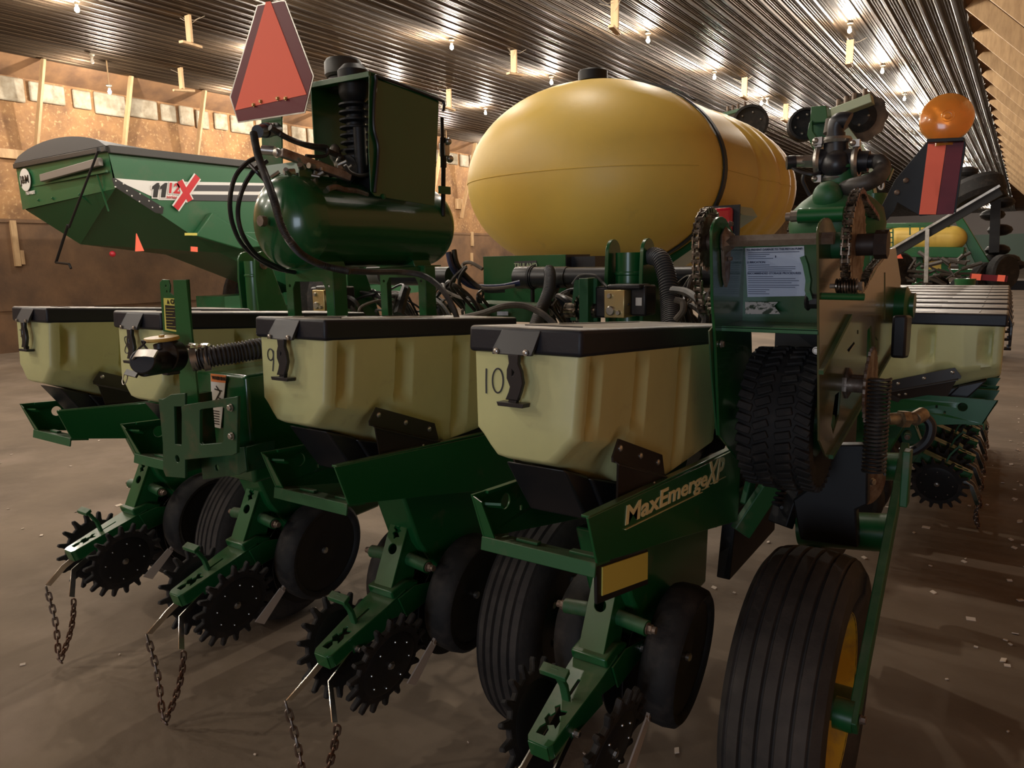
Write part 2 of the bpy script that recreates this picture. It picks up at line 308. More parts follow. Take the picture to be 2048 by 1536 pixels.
# bulbs
def bulb(x,y,z,lit,label):
    h=thing('light_bulb',label,'light bulb','bare bulbs on the ceiling',loc=(x,y,z))
    g=MB(); g.lathe([(0,0),(.05,0),(.052,-.02),(.03,-.035),(.024,-.07),(0,-.07)],(0,0,0),(0,0,1),12); g.build('socket',FOAM,h)
    g=MB(); g.lathe([(.014,-.068),(.016,-.085),(.034,-.125),(.032,-.155),(.015,-.175),(0,-.178)],(0,0,0),(0,0,1),12); g.build('bulb',GLASS if lit else DULL,h)
    if lit:
        l=bpy.data.lights.new('bulb_light','POINT'); l.energy=BULB_W; l.color=BULB_COL; l.shadow_soft_size=.04; o=bpy.data.objects.new('bulb_light',l); COL.objects.link(o); o.location=(x,y,z-.235)
k=0
ROWS=[(-2.84,[4.0,7.6,11.2,14.81,18.47,22.04,25.55,29.37,33,36.6,40.2,44,47.6,55,62,70,78,86],'right-hand row'),(-5.9,[-7.4,-3.9,-.9,2.6,6.1,9.6,13.155,16.66,20.2,23.7,27.2,30.7,34.5],'third row'),(-8.93,[-6.2,-2.7,.8,4.3,7.8,11.3,14.8,18.3,22,25.5],'second row'),(-12.08,[-4.1,-.6,2.8,6.24,9.7,13.2,16.635,20.1,24],'left-hand row')]
for x,ys,t in ROWS:
    for i,y in enumerate(ys):
        bulb(x,y,5.5,True,'lit bare bulb on the ceiling, %s, %s from the camera end'%(t,ordn(i)))
for i,y in enumerate([4.8,8.26,11.7,15.2,18.7,22.2]): bulb(-15.1,y,5.06,True,'lit bare bulb low beside the left eave, %s from the camera end'%ordn(i))
for x in (-15.1,):
    g=MB()
    for y in [4.8,8.26,11.7,15.2,18.7,22.2]: g.cyl((x,y,5.05),(x,y,5.52),.012,seg=6)
    struct(g.build('trim_5',WOOD))
p=W(183,108,'Z',5.5); bulb(p.x,p.y,5.5,False,'unlit bulb on the ceiling above the left knee braces')
p=W(1535,195,'Z',5.5); bulb(p.x,p.y,5.5,False,'unlit bulb on the ceiling right of the yellow tank')
# litter on the floor
g=MB(); rr=random.Random(5)
for q in range(520):
    if q<330: x,y=rr.uniform(-.9,1.6),rr.uniform(2.6,7.5)+rr.random()**2*3; x=.05+abs(rr.gauss(0,.5)) if rr.random()<.8 else x
    else: x,y=rr.uniform(-9,0),rr.uniform(.8,6)
    s_=rr.uniform(.004,.017)*(1.6 if rr.random()<.1 else 1); a=rr.random()*6.28; m=Matrix.Translation((x,y,-.096))@Matrix.Rotation(a,4,'Z')@Matrix.Rotation(rr.uniform(-.5,.5),4,'X')
    g.box((0,0,0),(s_*1.7,s_,.004),m)
tag(g.build('floor_litter',CHAFF,smooth=False),'pale flakes of chaff and paper scattered on the dirt floor','litter',kind='stuff')
# ---------------------------------------------------------------- grain cart far left
CXs=-11.65; CY0=6.25
def CP(u,v): return W(u,v,'X',CXs)
def CE(u,v): return W(u,v,'Y',CY0)
cart=thing('grain_cart','large green grain cart with grey canvas cover and striped side decal, by the left wall','grain cart',loc=(CXs,CY0,0)); CO=V((CXs,CY0,0))
z3=3.30; zb=2.72; XL=-14.72
g=MB()   # upper side wall, end wall, then hopper slopes
T=lambda *p:[rel(q,CO) for q in p]
Y2=12.6; th=.04
g.add(T((CXs,CY0,z3),(CXs,Y2,z3),(CXs,Y2,2.02),(CXs,7.55,2.02),(CXs,6.33,2.78)),[(4,3,2,1,0)])                        # side
g.add(T((XL,CY0,z3),(CXs,CY0,z3),(CXs,CY0+.05,zb),(XL+.05,CY0+.0,2.56)),[(0,3,2,1)])
g.add(T((XL+.05,CY0+.05,2.56),(CXs,CY0+.05,zb),(CXs,6.33,2.78),(CXs,7.55,2.02),(-11.9,8.2,1.75),(-13.6,8.2,1.75),(XL+.6,6.9,1.95)),[(0,6,5,4,3,2,1)])
g.add(T((XL,CY0,z3),(XL,Y2,z3),(XL,Y2,2.0),(XL+.6,6.9,1.95),(XL+.05,CY0+.05,2.56)),[(0,1,2,3,4)])
g.add(T((XL,CY0,z3),(CXs,CY0,z3),(CXs,Y2,z3),(XL,Y2,z3),(XL,Y2,1.8),(CXs,Y2,2.02)),[(0,1,2,3),(2,3,4,5)])
g.build('body',CARTG,cart,smooth=False)
g=MB()   # lower hopper running in to the chassis
g.add(T((CXs,7.55,2.02),(CXs,Y2,2.02),(-12.3,Y2,.95),(-12.3,10.3,.95),(-11.9,8.2,1.75)),[(0,4,3,2,1)])
g.add(T((-11.9,8.2,1.75),(-12.3,10.3,.95),(-13.6,10.3,.95),(-13.6,8.2,1.75)),[(0,3,2,1)]); g.build('lower_hopper',CARTG,cart,smooth=False)
g=MB()   # top rail, ridge bends, belly bar
g.bar(rel((CXs+.02,CY0,z3),CO),rel((CXs+.02,Y2,z3),CO),.09,.12); g.bar(rel((XL,CY0-.02,z3),CO),rel((CXs,CY0-.02,z3),CO),.06,.08); g.build('top_rail',mat('dark_rolled_tarp',(.035,.033,.03),.5,dust=.5),cart,bevel=.01)
g=MB()
g.ext(T((CXs+.01,7.95,2.10),(CXs+.01,8.95,1.78),(CXs+.01,Y2,1.78),(CXs+.01,Y2,2.18)),(.10,0,0)); g.ext(T((CXs+.01,7.5,2.02),(CXs+.01,8.35,1.80),(CXs+.01,8.9,1.86),(CXs+.01,7.85,2.42)),(.14,0,0)); g.build('side_beam',CARTG,cart,bevel=.02)
g=MB(); g.bar(rel((CXs-3.0,CY0+.02,2.93),CO),rel((CXs-.05,CY0-.02,zb+.26),CO),.03,.035); g.bar(rel((CXs-.35,CY0-.02,2.95),CO),rel((CXs-.35,6.35,2.4),CO),.02,.02)
for xx in (-1.0,-1.9,-2.4): g.bar(rel((CXs+xx,CY0-.01,2.70),CO),rel((CXs+xx,6.55,2.45),CO),.03,.03)
g.build('end_rib',CARTG,cart)
g=MB(); g.bar(rel((CXs-2.05,CY0-.06,3.02),CO),rel((CXs-.12,CY0-.06,3.12),CO),.07,.12); g.build('tarp_crank_guard',mat('worn_grey_bar',(.22,.20,.18),.5),cart,bevel=.01)
g=MB(); vs=[];n=16
for j,yy in enumerate((CY0-.03,7.2,9,Y2)):
    for i in range(n+1):
        t=i/n; xx=XL+(CXs-XL)*t; vs.append(rel((xx,yy,z3+.05+(.26,.05,.0,.0)[j]*math.sin(PI*t)**.6),CO))
g.add(vs,[(j*(n+1)+i,j*(n+1)+i+1,(j+1)*(n+1)+i+1,(j+1)*(n+1)+i) for j in range(3) for i in range(n)]+[tuple(range(n,-1,-1))]); g.build('canvas_cover',TARP,cart,ang=60)
# decal stripe on the side
dx=CXs+.006
def sidepoly(pts,off,mt,name,par=cart):
    g=MB(); g.ext([rel(V((dx+off,W(u,v,'X',CXs).y,W(u,v,'X',CXs).z)),CO) for u,v in pts],(.004,0,0)); return g.build(name,mt,par,smooth=False)
sidepoly([(222,356),(300,362),(620,368),(620,404),(318,400)],0,WHT,'side_decal'); 
sidepoly([(378,370),(620,372),(620,384),(383,382)],.006,GRYD,'side_stripe'); sidepoly([(378,389),(620,391),(620,404),(370,401)],.006,GRYD,'side_stripe')
sidepoly([(222,356),(230,357),(326,415),(324,428),(310,426),(228,374)],.012,DEC,'corner_gusset')
g=MB()
for u,v in [(230,362),(229,374),(245,368),(252,382),(262,392),(278,388),(277,403),(296,402),(303,415),(318,414)]: p=W(u,v,'X',CXs); g.ball(rel((dx+.02,p.y,p.z),CO),.013,8).cut()
g.each('gusset_bolt',WHT,cart)
slope=(W(540,340,'X',CXs)-W(230,305,'X',CXs)); 
def sidetext(t,u,v,h,mt,name,bold=.01,shear=.25,off=.02,sp=1.0):
    p=W(u,v,'X',CXs); g=MB(); g.text(t,h,frame(rel((dx+off,p.y,p.z),CO),(0,1,0),(0,0,1)),.003,'CENTER',bold,shear,sp); g.build(name,mt,cart,smooth=False)
def cfit(t,ua,ub,va,vb,mt,off,bold=.02,shear=.2):
    p=W((ua+ub)/2,(va+vb)/2,'X',CXs); a_,c_=W(ua,(va+vb)/2,'X',CXs),W(ub,(va+vb)/2,'X',CXs); e_,f_=W((ua+ub)/2,va,'X',CXs),W((ua+ub)/2,vb,'X',CXs)
    g=MB(); g.fit(t,rel((dx+off,p.y,p.z),CO),(0,1,0),(0,0,1),abs(c_.y-a_.y),abs(e_.z-f_.z),.002,bold,shear); g.build('lettering',mt,cart,smooth=False)

for off,mt,e_ in((.012,WHT,2.2),(.018,DEC,0)):
    g=MB()
    for k in(0,1):
        q_=[(303-e_,373-e_),(312,366-e_),(317+e_,366-e_),(313+e_,395+e_),(304-e_,395+e_),(306-e_,378+e_),(302-e_,379)]
        g.ext([rel(V((dx+off,W(u+16*k,v,'X',CXs).y,W(u+16*k,v,'X',CXs).z)),CO) for u,v in q_],(.003,0,0))
    g.build('lettering',mt,cart,smooth=False)
cfit('12',333,360,364,389,WHT,.016,.07); cfit('12',335,358,366,387,REDD,.024,.035); cfit('series',331,352,391,397,REDD,.022,.01)
for mt,wd,of in((WHT,.15,.024),(REDD,.10,.030)):
    g=MB()
    for a,c,of in(((357,362),(378,402),of),((393,353),(349,417),of+.0015)):
        P0=W(*a,'X',CXs);P1=W(*c,'X',CXs); g.path([rel((dx+of,P0.y,P0.z),CO),rel((dx+of,(P0.y+P1.y)/2,(P0.z+P1.z)/2),CO),rel((dx+of,P1.y,P1.z),CO)],.004,wd,(1,0,0))
    g.build('lettering',mt,cart,smooth=False)
p=W(54,360,'Y',CY0-.0); g=MB(); g.lathe([(0,0),(.19,0),(.19,.008),(0,.008)],rel((p.x,CY0-.025,p.z),CO),(0,-1,.0),28); g.build('round_badge',WHT,cart)
g=MB(); g.text('J&M',.19,frame(rel((p.x,CY0-.040,p.z),CO),(1,0,0),(0,0,1)),.003,'CENTER',.001); g.build('lettering',DEC,cart,smooth=False)
p=W(61,386,'Y',CY0); g=MB(); g.text('MIDWEST',.075,frame(rel((p.x+.02,CY0-.01,p.z),CO),(1,0,0),(0,0,1)),.003,'CENTER',.002); g.build('lettering',WHT,cart,smooth=False)
g=MB()
for a,c,r in (((198,303),(197,296),.03),((197,300),(138,455),.018),((136,450),(112,525),.022),((112,525),(138,528),.02),((138,528),(142,537),.02)): g.cyl(rel(W(*a,'Y',CY0-.15),CO),rel(W(*c,'Y',CY0-.15),CO),r,seg=8)
g.build('tarp_crank_handle',BLKM,cart)
def emblem(parent,c,rgt,up,s,back,frontm,edge,name='warning_triangle'): pass
g=MB(); 
for pts in ([(270,503),(272,467),(287,502)],): g.ext([rel(W(u,v,'X',-11.45),CO) for u,v in pts],(.02,0,0))
g.build('warning_triangle',ORG,cart,smooth=False)
g=MB(); g.ext([rel(W(u,v,'X',-11.45),CO) for u,v in [(381,493),(394,494),(394,504),(381,503)]],(.02,0,0)); g.build('reflector',ORG,cart,smooth=False)
g=MB(); g.ext([rel(W(u,v,'X',-11.45),CO) for u,v in [(369,466),(393,466),(393,471),(369,471)]],(.02,0,0)); g.build('reflector',YELD,cart,smooth=False)
g=MB(); g.ball(rel(W(225,508,'X',-12.2),CO),.05,10); g.build('marker_lamp',REDL,cart)
g=MB(); g.span(rel((-13.2,8.5,.55),CO),rel((-12.3,13.5,.95),CO)); g.span(rel((-14.3,10.6,.5),CO),rel((-11.6,10.9,.75),CO)); g.bar(rel((-12.0,9.7,.85),CO),rel((-11.9,14.0,.95),CO),.2,.25); g.build('chassis',CARTG,cart)
for xx in(-11.9,-14.2):
    g=MB(); g.lathe([(.45,-.28),(.8,-.30),(.88,-.22),(.88,.22),(.8,.30),(.45,.28)],rel((xx,10.8,.78),CO),(1,0,0),36); g.build('tyre',RUB,cart)
    g=MB(); g.lathe([(0,-.1),(.2,-.12),(.46,-.27),(.46,.27),(.2,.12),(0,.1)],rel((xx,10.8,.78),CO),(1,0,0),30); g.build('rim',GALV,cart)
# ---------------------------------------------------------------- elliptical liquid tank
tk=V((-2.16,4.75,1.98)); tank=thing('liquid_tank','huge yellow elliptical liquid tank with a black lid and strap','tank',loc=tk)
g=MB(); Y1,Y2t,dome,A,B=-.75,.80,.56,.79,.546; secs=[]
def rib(y):
    s=1.0
    for c,wd,d in((.03,.07,.018),(-.42,.035,.0)): s-=d/.7*math.exp(-((y-c)/wd)**4)
    for c in(.30,.58): s+=.022*math.exp(-((y-c)/.085)**4)
    return s
NS=64
for k in range(17): t=math.sin(PI/2*k/16); secs.append((Y1-dome*math.sqrt(max(0,1-t**2.1)),max(t,1e-7)))
for k in range(1,60): y=Y1+(Y2t-Y1)*k/60; secs.append((y,rib(y)))
for k in range(16,-1,-1): t=math.sin(PI/2*k/16); secs.append((Y2t+dome*math.sqrt(max(0,1-t**2.1)),max(t,1e-7)))
vs=[]; 
for y,s_ in secs:
    for q in range(NS):
        a=2*PI*q/NS; e=.004*math.exp(-((q-NS/2+.5)/1.2)**2)+0; vs.append((A*s_*math.cos(a),y,B*s_*math.sin(a)))
g.add(vs,[(i*NS+q,i*NS+(q+1)%NS,(i+1)*NS+(q+1)%NS,(i+1)*NS+q) for i in range(len(secs)-1) for q in range(NS)]); g.build('shell',TANKY,tank,ang=60)
g=MB(); pts=[]
for k in range(16,-1,-1): t=math.sin(PI/2*k/16)*.93; pts.append((A*t*1.001+.001,Y1-dome*math.sqrt(max(0,1-t**2.1))-.001,0))
pts=[(-x,y,z) for x,y,z in pts][:-1]+pts[::-1]; pts+= [(A*rib(Y1+.03*k)+.0015,Y1+.03*k,0) for k in range(0,50)]
g.tube(pts,.0022,5); g.build('moulding_seam',TANKY,tank)
g=MB()
for yy in (-.70,): 
    g.path([(A*1.012*math.cos(2*PI*q/72),yy,B*1.012*math.sin(2*PI*q/72)) for q in range(73)],.05,.008,(0,1,0))
g.build('strap',BLKM,tank)
g=MB(); g.lathe([(0,0),(.075,0),(.075,.02),(.085,.025),(.085,.075),(.078,.082),(0,.085)],(.02,-.74,.525),(0,0,1),32); g.build('lid',BLKM,tank,ang=40)
g=MB(); g.lathe([(.13,0),(.095,.03),(.075,.05)],(.02,-.74,.49),(0,0,1),32); g.build('lid_neck',TANKY,tank)
g=MB(); g.box((.03,-.70,.565),(.03,.03,.03)); g.build('strap_buckle',GALV,tank)
g=MB(); g.path([(A*1.03*math.cos(a),-.64+.06*math.sin(a),B*1.03*math.sin(a)) for a in [R(q) for q in range(95,40,-5)]],.06,.01,(0,1,0)); g.build('hold_down_band',BLKM,tank)
g=MB()
for yy in(-.6,):
    for sx in(-1,1): g.ext([(sx*.30,yy,-.60),(sx*.86,yy,-.24),(sx*.83,yy,-.19),(sx*.55,yy,-.37),(sx*.30,yy,-.52)],(0,.30,0))
    g.span((-.35,yy,-.66),(.35,yy+.30,-.56))
g.build('saddle',GREEN,tank,smooth=False)
# ---------------------------------------------------------------- seed hopper prototype
def hopper_tank():
    def st(a,b,y,s=.012): return 1/(1+math.exp(-(y-a)/s))*(1/(1+math.exp((y-b)/s)))
    ys=[0,.004,.012]+[.02+.004*k for k in range(27)]+[.130+.013*k for k in range(10)]+[.258+.004*k for k in range(23)]+[.352+.013*k for k in range(14)]+[.527+.004*k for k in range(25)]+[.630+.02*k for k in range(12)]+[.874,.882]
    vs=[];rings=[]
    def lerp(t,tab):
        for (a,p),(b_,q) in zip(tab,tab[1:]):
            if t<=b_: return p+(q-p)*(t-a)/(b_-a)
        return tab[-1][1]
    for y in ys:
        zb=lerp(y,[(0,-.292),(.06,-.308),(.235,-.372),(.26,-.380),(.50,-.412),(.55,-.410),(.882,-.368)])
        cham=lerp(y,[(0,.036),(.235,.060),(.30,.014),(.40,.012),(.882,.012)])
        zc=lerp(y,[(0,-.232),(.16,-.262),(.20,-.235),(.24,-.238),(.46,-.330),(.50,-.395),(.882,-.355)])
        k=0 if 2<ys.index(y)<len(ys)-2 else {0:.014,1:.006,2:.002,len(ys)-1:.012,len(ys)-2:.004}[ys.index(y)]
        gr=0
        for c0,c1,c2,dp in((.036,.044,.098,.036),(.262,.270,.342,.030),(.530,.538,.618,.030)):
            if c0<y<c2: gr=dp*(min(1,(y-c0)/(c1-c0))**.7 if y<c1 else max(0,min(1,(c2-y)/(c2-c1)*1.25)))
        side=[]
        N=15
        zt=-.050
        for i in range(N):
            t=i/(N-1); z=zt+(zc-zt)*t; tap=.010*t
            gg=gr*(1/(1+math.exp(-(-z-.085)/.006)))*(1/(1+math.exp((-z-abs(zc)+.035)/.008)))
            side.append((.1415-(tap+gg+k),z+(0)))
        hw=[s_[0]-0 for s_ in side]
        cb=[(hw[-1]-cham*.45,zc-(zc-zb)*.25),(hw[-1]-cham,zb+.022),(hw[-1]-cham-.018,zb+.004),(.05,zb)]
        half=[(s_[0],s_[1]) for s_ in side]+cb
        ring=[(.1415+hx,y,z+ (k*.5 if z<-.2 else 0)) for hx,z in half]+[(.1415-hx,y,z+(k*.5 if z<-.2 else 0)) for hx,z in half[::-1]]
        rings.append(len(vs)); vs+=ring; n=len(ring)
    fs=[]
    for a in rings[:-1]:
        for q in range(n): fs.append((a+q,a+(q+1)%n,a+n+(q+1)%n,a+n+q))
    fs.append(tuple(range(n-1,-1,-1))); fs.append(tuple(rings[-1]+q for q in range(n)))
    g=MB(); g.add(vs,[f[::-1] for f in fs]); return g
def make_hopper(label,m):
    h=thing('seed_hopper',label,'seed hopper','pale yellow seed hoppers',m=m)
    hopper_tank().build('hopper_body',HOP,h,ang=50)
    g=MB(); g.span((.006,.006,-.066),(.277,.876,-.045)); g.build('rim_gap',LID,h)
    g=MB(); g.span((-.004,-.010,-.058),(.287,.890,0)); lid=g.build('lid',LID,h,bevel=.009,seg=3)
    g=MB(); g.span((.075,.10,.0),(.225,.104,.0022)); g.span((.06,.28,.0),(.066,.75,.0018)); g.build('lid_groove',BLK,lid)
    g=MB(); g.ext([(.088,-.011,-.006),(.188,-.011,-.006),(.180,-.028,-.046),(.176,-.029,-.060),(.074,-.029,-.060),(.076,-.028,-.046)],(0,.010,0)); hb=g.build('latch_plate',mat('grey_black_plastic',(.020,.020,.024),.42) if 'grey_black_plastic' not in MATS else MATS['grey_black_plastic'],h,bevel=.002)
    g=MB(); 
    for x in(.086,.162): g.bolt((x,-.029,-.053),(0,-1,0),.0055,.004).cut()
    g.each('screw',GALV,hb)
    g=MB(); pr=[(.118,-.060),(.143,-.060),(.142,-.078),(.150,-.094),(.155,-.118),(.150,-.138),(.143,-.155),(.115,-.155),(.122,-.140),(.125,-.128),(.116,-.110),(.116,-.092),(.121,-.078)]
    g.plate([pr,[(.127,-.088),(.136,-.096),(.131,-.106),(.127,-.104)]],.012,XZ(-.024),.002)
    g.ext([(.090,-.031,-.163),(.160,-.031,-.163),(.158,-.031,-.172),(.094,-.031,-.172)],(0,.028,0)); g.bar((.129,-.018,-.150),(.126,-.018,-.166),.02,.012); g.build('latch',BLK,h,bevel=.002)
    for sx in(-1,1):
        X=.1415+sx*.1405
        f=lambda y,z,o=0:(X+sx*o,y,z)
        g=MB(); g.ext([f(.178,-.252),f(.150,-.290),f(.152,-.302),f(.452,-.388),f(.452,-.378),f(.434,-.330)],(sx*.005,0,0)); g.ext([f(.160,-.300,.004),f(.452,-.386,.004),f(.458,-.392,.016),f(.160,-.306,.016)],(0,0,-.003)); g.ext([f(.165,-.304,.012),f(.452,-.388,.012),f(.46,-.420,.010),(.1415+sx*.125,.30,-.47),(.1415+sx*.125,.225,-.455)],(-sx*.005,0,0)); br=g.build('mounting_bracket',mat('black_brown_steel',(.022,.015,.012),.4,coat=.2) if 'black_brown_steel' not in MATS else MATS['black_brown_steel'],h,smooth=False)
        g=MB()
        for y,z in((.186,-.275),(.30,-.311),(.408,-.345)): g.ball((X+sx*.005,y,z),.0085,10,sc=(.6,1,1)).cut()
        for y,z in((.372,-.392),(.400,-.398)): g.ball((X+sx*.012,y,z),.006,10,sc=(.6,1,1)).cut()
        g.each('rivet',GALV,br)
    g=MB(); g.ext([(.05,.16,-.350),(.05,.30,-.385),(.05,.80,-.375),(.05,.70,-.50),(.05,.26,-.48)],(.18,0,0)); g.ext([(.06,.05,-.312),(.06,.16,-.345),(.06,.24,-.45),(.06,.16,-.45)],(.16,0,0)); g.build('meter_housing',BLK,h,bevel=.006)
    return h
def number(h,digits):
    g=MB(); Y=-.0015
    def st(pts,r=.0019): g.tube([(x,Y,z) for x,z in pts],r,5,flat=.4)
    if digits=='10': st([(.040,-.096),(.040,-.125),(.041,-.152)]); st([(.072+.0145*math.cos(a),-.121+.027*math.sin(a)) for a in [R(q) for q in range(80,450,15)]])
    if digits=='9': st([(.052+.0125*math.cos(a),-.106+.016*math.sin(a)) for a in [R(q) for q in range(20,385,20)]]); st([(.0645,-.094),(.0645,-.125),(.061,-.152)])
    if digits=='8': st([(.062+.011*math.sin(a),-.110+.025*math.cos(a)*(1)) if 0 else (.062+.012*math.sin(2*a),-.115+.028*math.cos(a)) for a in [R(q) for q in range(0,361,12)]])
    if digits=='7': st([(.036,-.093),(.068,-.092),(.058,-.120),(.054,-.150)]); st([(.044,-.118),(.066,-.117)])
    g.build('number_marking',INK,h)
PITCH=Matrix.Rotation(R(-3.9),4,'X')
ROWX={10:-1.018,9:-1.780,8:-2.542,7:-3.304}
def rowm(x): return Matrix.Translation((x,1.334,1.377))@PITCH
WING0=V((-.05,3.97,1.24))
def wingm(k): return Matrix.Translation(WING0+V((-.006*k,.43*k,0)))@Matrix.Rotation(R(90),4,'Z')
hop=make_hopper('pale yellow seed hopper marked 10, with latch and two-rivet lid plate, nearest the camera',rowm(ROWX[10]))
for r_ in(9,8,7):
    h2=dup(hop,rowm(ROWX[r_]),{9:'pale yellow seed hopper marked 9, between the black corrugated hose and hopper 10',8:'pale yellow seed hopper marked 8, behind the black valve and caution post',7:'pale yellow seed hopper marked 7, at the left edge of the photo'}[r_]); number(h2,str(r_))
number(hop,'10')
NW=8
for k in range(NW): dup(hop,wingm(k),'pale yellow seed hopper of the right-hand bank seen from its side, %s from the camera'%ordn(k),'seed hoppers of the right-hand bank',skip=('number_marking',))
# ---------------------------------------------------------------- row unit prototype
def spikedisc(g,c,n=18,r0=.128,r1=.163,th=.018,tilt=0,side=1):
    lp=[]
    for k in range(n):
        a=2*PI*k/n; s_=2*PI/n
        for da,rr in((0,r0),(.20*s_,r0*.99),(.30*s_,r0*1.06),(.36*s_,r1*.93),(.41*s_,r1*.99),(.50*s_,r1),(.57*s_,r1*.965),(.585*s_,r0*1.12),(.68*s_,r0*1.01),(.85*s_,r0)): lp.append((rr*math.cos(a+da),rr*math.sin(a+da)))
    M=Matrix.Translation(V(c))@Matrix.Rotation(R(tilt),4,'Y')@Matrix.Rotation(R(90),4,'Y')
    g.plate([lp],th,M,.003)
    return M
def make_row(label,m):
    h=thing('row_unit',label,'planter row unit','planter row units',m=m)
    out=[(0,-.392),(1.04,-.402),(1.04,-.645),(.5,-.566),(.05,-.505)]
    g=MB(); g.ext([(.302,y,z) for y,z in out],(.006,0,0)); g.span((.285,.01,-.396),(.305,1.03,-.390)); g.build('side_plate',GREEN,h,bevel=.0015)
    g=MB(); g.plate([out,circ((.135,-.435),.021),rrect(.20,-.475,.21,-.46,.002),rrect(.235,-.45,.245,-.435,.002),rrect(.30,-.49,.312,-.475,.002)],.006,YZ(.003),.001); g.ext([(.0,.0,-.392),(.0,.05,-.505),(.035,.05,-.505),(.030,.0,-.405)],(0,.004,0)); g.span((0,.05,-.398),(.014,1.03,-.391)); g.ext([(.008,.01,-.41),(.065,.03,-.408),(.065,.045,-.418),(.008,.03,-.42)],(0,0,-.006)); g.build('side_plate',GREEN,h,bevel=.0015)
    g=MB(); g.ext([(.0,.045,-.502),(.0,.115,-.512),(.0,.115,-.520),(.0,.050,-.512),(.0,.047,-.535),(.0,.041,-.535)],(.306,0,0)); g.span((.08,.072,-.506),(.14,.09,-.498)); g.span((.22,.078,-.508),(.30,.10,-.50)); g.build('cross_bar',GREEN2,h,bevel=.002)
    g=MB(); g.ext([(.075,.36,-.54),(.075,1.05,-.60),(.075,1.05,-.88),(.075,.60,-.92),(.075,.45,-.74)],(.135,0,0)); g.build('shank',GREEN,h,bevel=.01)
    g=MB(); g.ext([(.052,.70,-.45),(.052,.92,-.47),(.052,.88,-.62),(.052,.74,-.62)],(.18,0,0)); g.build('seed_meter',TEAL,h,bevel=.01)
    # upright and pivot block
    g=MB(); M=frame((.142,.385,-.70),(1,0,0),(0,.17,.85)); 
    p0,p1=V((0,.458,-.62)),V((0,.352,-.880)); d=(p1-p0).normalized(); nn=V((0,d.z,-d.y))*-1
    Mx=frame((.1415,p0.y,p0.z),(1,0,0),-d); Lh=(p1-p0).length
    g.plate([rrect(-.037,-Lh,.037,0,.004),circ((0,-.150),.018),[(x,z-.062) for x,z in [(-.014,-.012),(-.002,-.016),(.012,-.008),(.008,-.02),(.018,-.026),(.006,-.034),(.016,-.046),(.002,-.050),(-.006,-.058),(-.010,-.046),(-.018,-.038),(-.008,-.030),(-.018,-.022)]]],.008,Mx,.001)
    for sx in(-1,1): g.ext([(.1415+sx*.036,p0.y,p0.z),(.1415+sx*.036,p1.y,p1.z),(.1415+sx*.036,p1.y+.10,p1.z-.02),(.1415+sx*.036,p0.y+.07,p0.z)],(-sx*.006,0,0))
    g.build('upright',GREEN,h,bevel=.002)
    g=MB(); g.ext([(.088,.335,-.872),(.088,.405,-.855),(.088,.47,-.875),(.088,.44,-.925),(.088,.345,-.90)],(.107,0,0)); g.build('pivot_block',GREEN,h,bevel=.006)
    # closing wheel arm: top plate with slots, side plates
    a0,a1=V((.1415,.400,-.886)),V((.1415,.092,-1.000)); ad=(a1-a0).normalized(); La=(a1-a0).length
    Ma=frame(a0,(1,0,0),-ad)
    top=[(-.056,0),(.056,0),(.052,-.10),(.034,-La+.012),(.026,-La),(-.026,-La),(-.034,-La+.012),(-.052,-.10)]
    q=-La
    slot=[(-.020,q+.025),(.006,q+.025),(.006,q+.045),(-.004,q+.055),(.010,q+.062),(.020,q+.052),(.020,q+.078),(.010,q+.09),(.022,q+.10),(.022,q+.112),(.004,q+.108),(-.006,q+.125),(-.016,q+.112),(-.006,q+.098),(-.012,q+.085),(-.020,q+.09),(-.022,q+.07),(-.012,q+.06),(-.020,q+.045)]
    g=MB(); g.plate([top,slot,rrect(-.004,q+.15,.005,q+.215,.003)],.006,Ma,.001)
    dn=Ma.to_3x3()@V((0,0,-1))
    for sx in(-1,1):
        P=[V((.1415+sx*x,0,0))+V((0,a0.y,a0.z))+ad*l for x,l in((.056,0),(.052,.10),(.034,La-.012),(.026,La))]
        for A_,B_ in zip(P,P[1:]): g.ext([A_,B_,B_+dn*.045,A_+dn*(.085 if A_ is P[0] else .075 if A_ is P[1] else .045)] if A_ is not P[1] else [A_,B_,B_+dn*.045,A_+dn*.075],(-sx*.006,0,0))
    e0=V((.1415,0,0))+V((0,a0.y,a0.z))+ad*(La-.003); g.ext([e0+V((-.027,0,0)),e0+V((.027,0,0)),e0+V((.027,0,0))+dn*.045,e0+V((-.027,0,0))+dn*.045],ad*.006)
    arm=g.build('closing_wheel_arm',GREEN,h,bevel=.003)
    for sx in(-1,1): g=MB(); g.ext([(.1415+sx*.062,.36,-.90),(.1415+sx*.062,.44,-.88),(.1415+sx*.062,.56,-.90),(.1415+sx*.062,.58,-.94),(.1415+sx*.062,.40,-.975)],(-sx*.006,0,0)); g.build('arm_bracket',GREEN,h,bevel=.004)
    g=MB(); g.path([(.1415,.228,-.950),(.1415,.212,-.905),(.1415,.185,-.868),(.1415,.160,-.842)],.022,.012,(1,0,0)); g.ext([(.104,.172,-.834),(.179,.172,-.834),(.179,.150,-.848),(.104,.150,-.848)],(0,.004,-.013)); g.build('adjusting_lever',GREEN2,h,bevel=.002)
    for sx in(-1,1):
        g=MB(); g.cyl((.1415+sx*.03,.44,-.795),(.1415+sx*.125,.43,-.80),.021,seg=18); sl=g.build('pivot_sleeve',GREEN2,h)
        g=MB(); g.bolt((.1415+sx*.125,.43,-.80),(sx,0,0),.013,.014); g.cyl((.1415+sx*.12,.43,-.80),(.1415+sx*.15,.43,-.80),.010,seg=10); g.build('bolt',RUST,sl)
        g=MB(); g.bolt((.1415+sx*.063,.54,-.915),(sx,0,0),.010,.008).cut(); g.bolt((.1415+sx*.04,.20,-1.01),(sx,0,0),.009,.014); g.each('bolt',GALV,h)
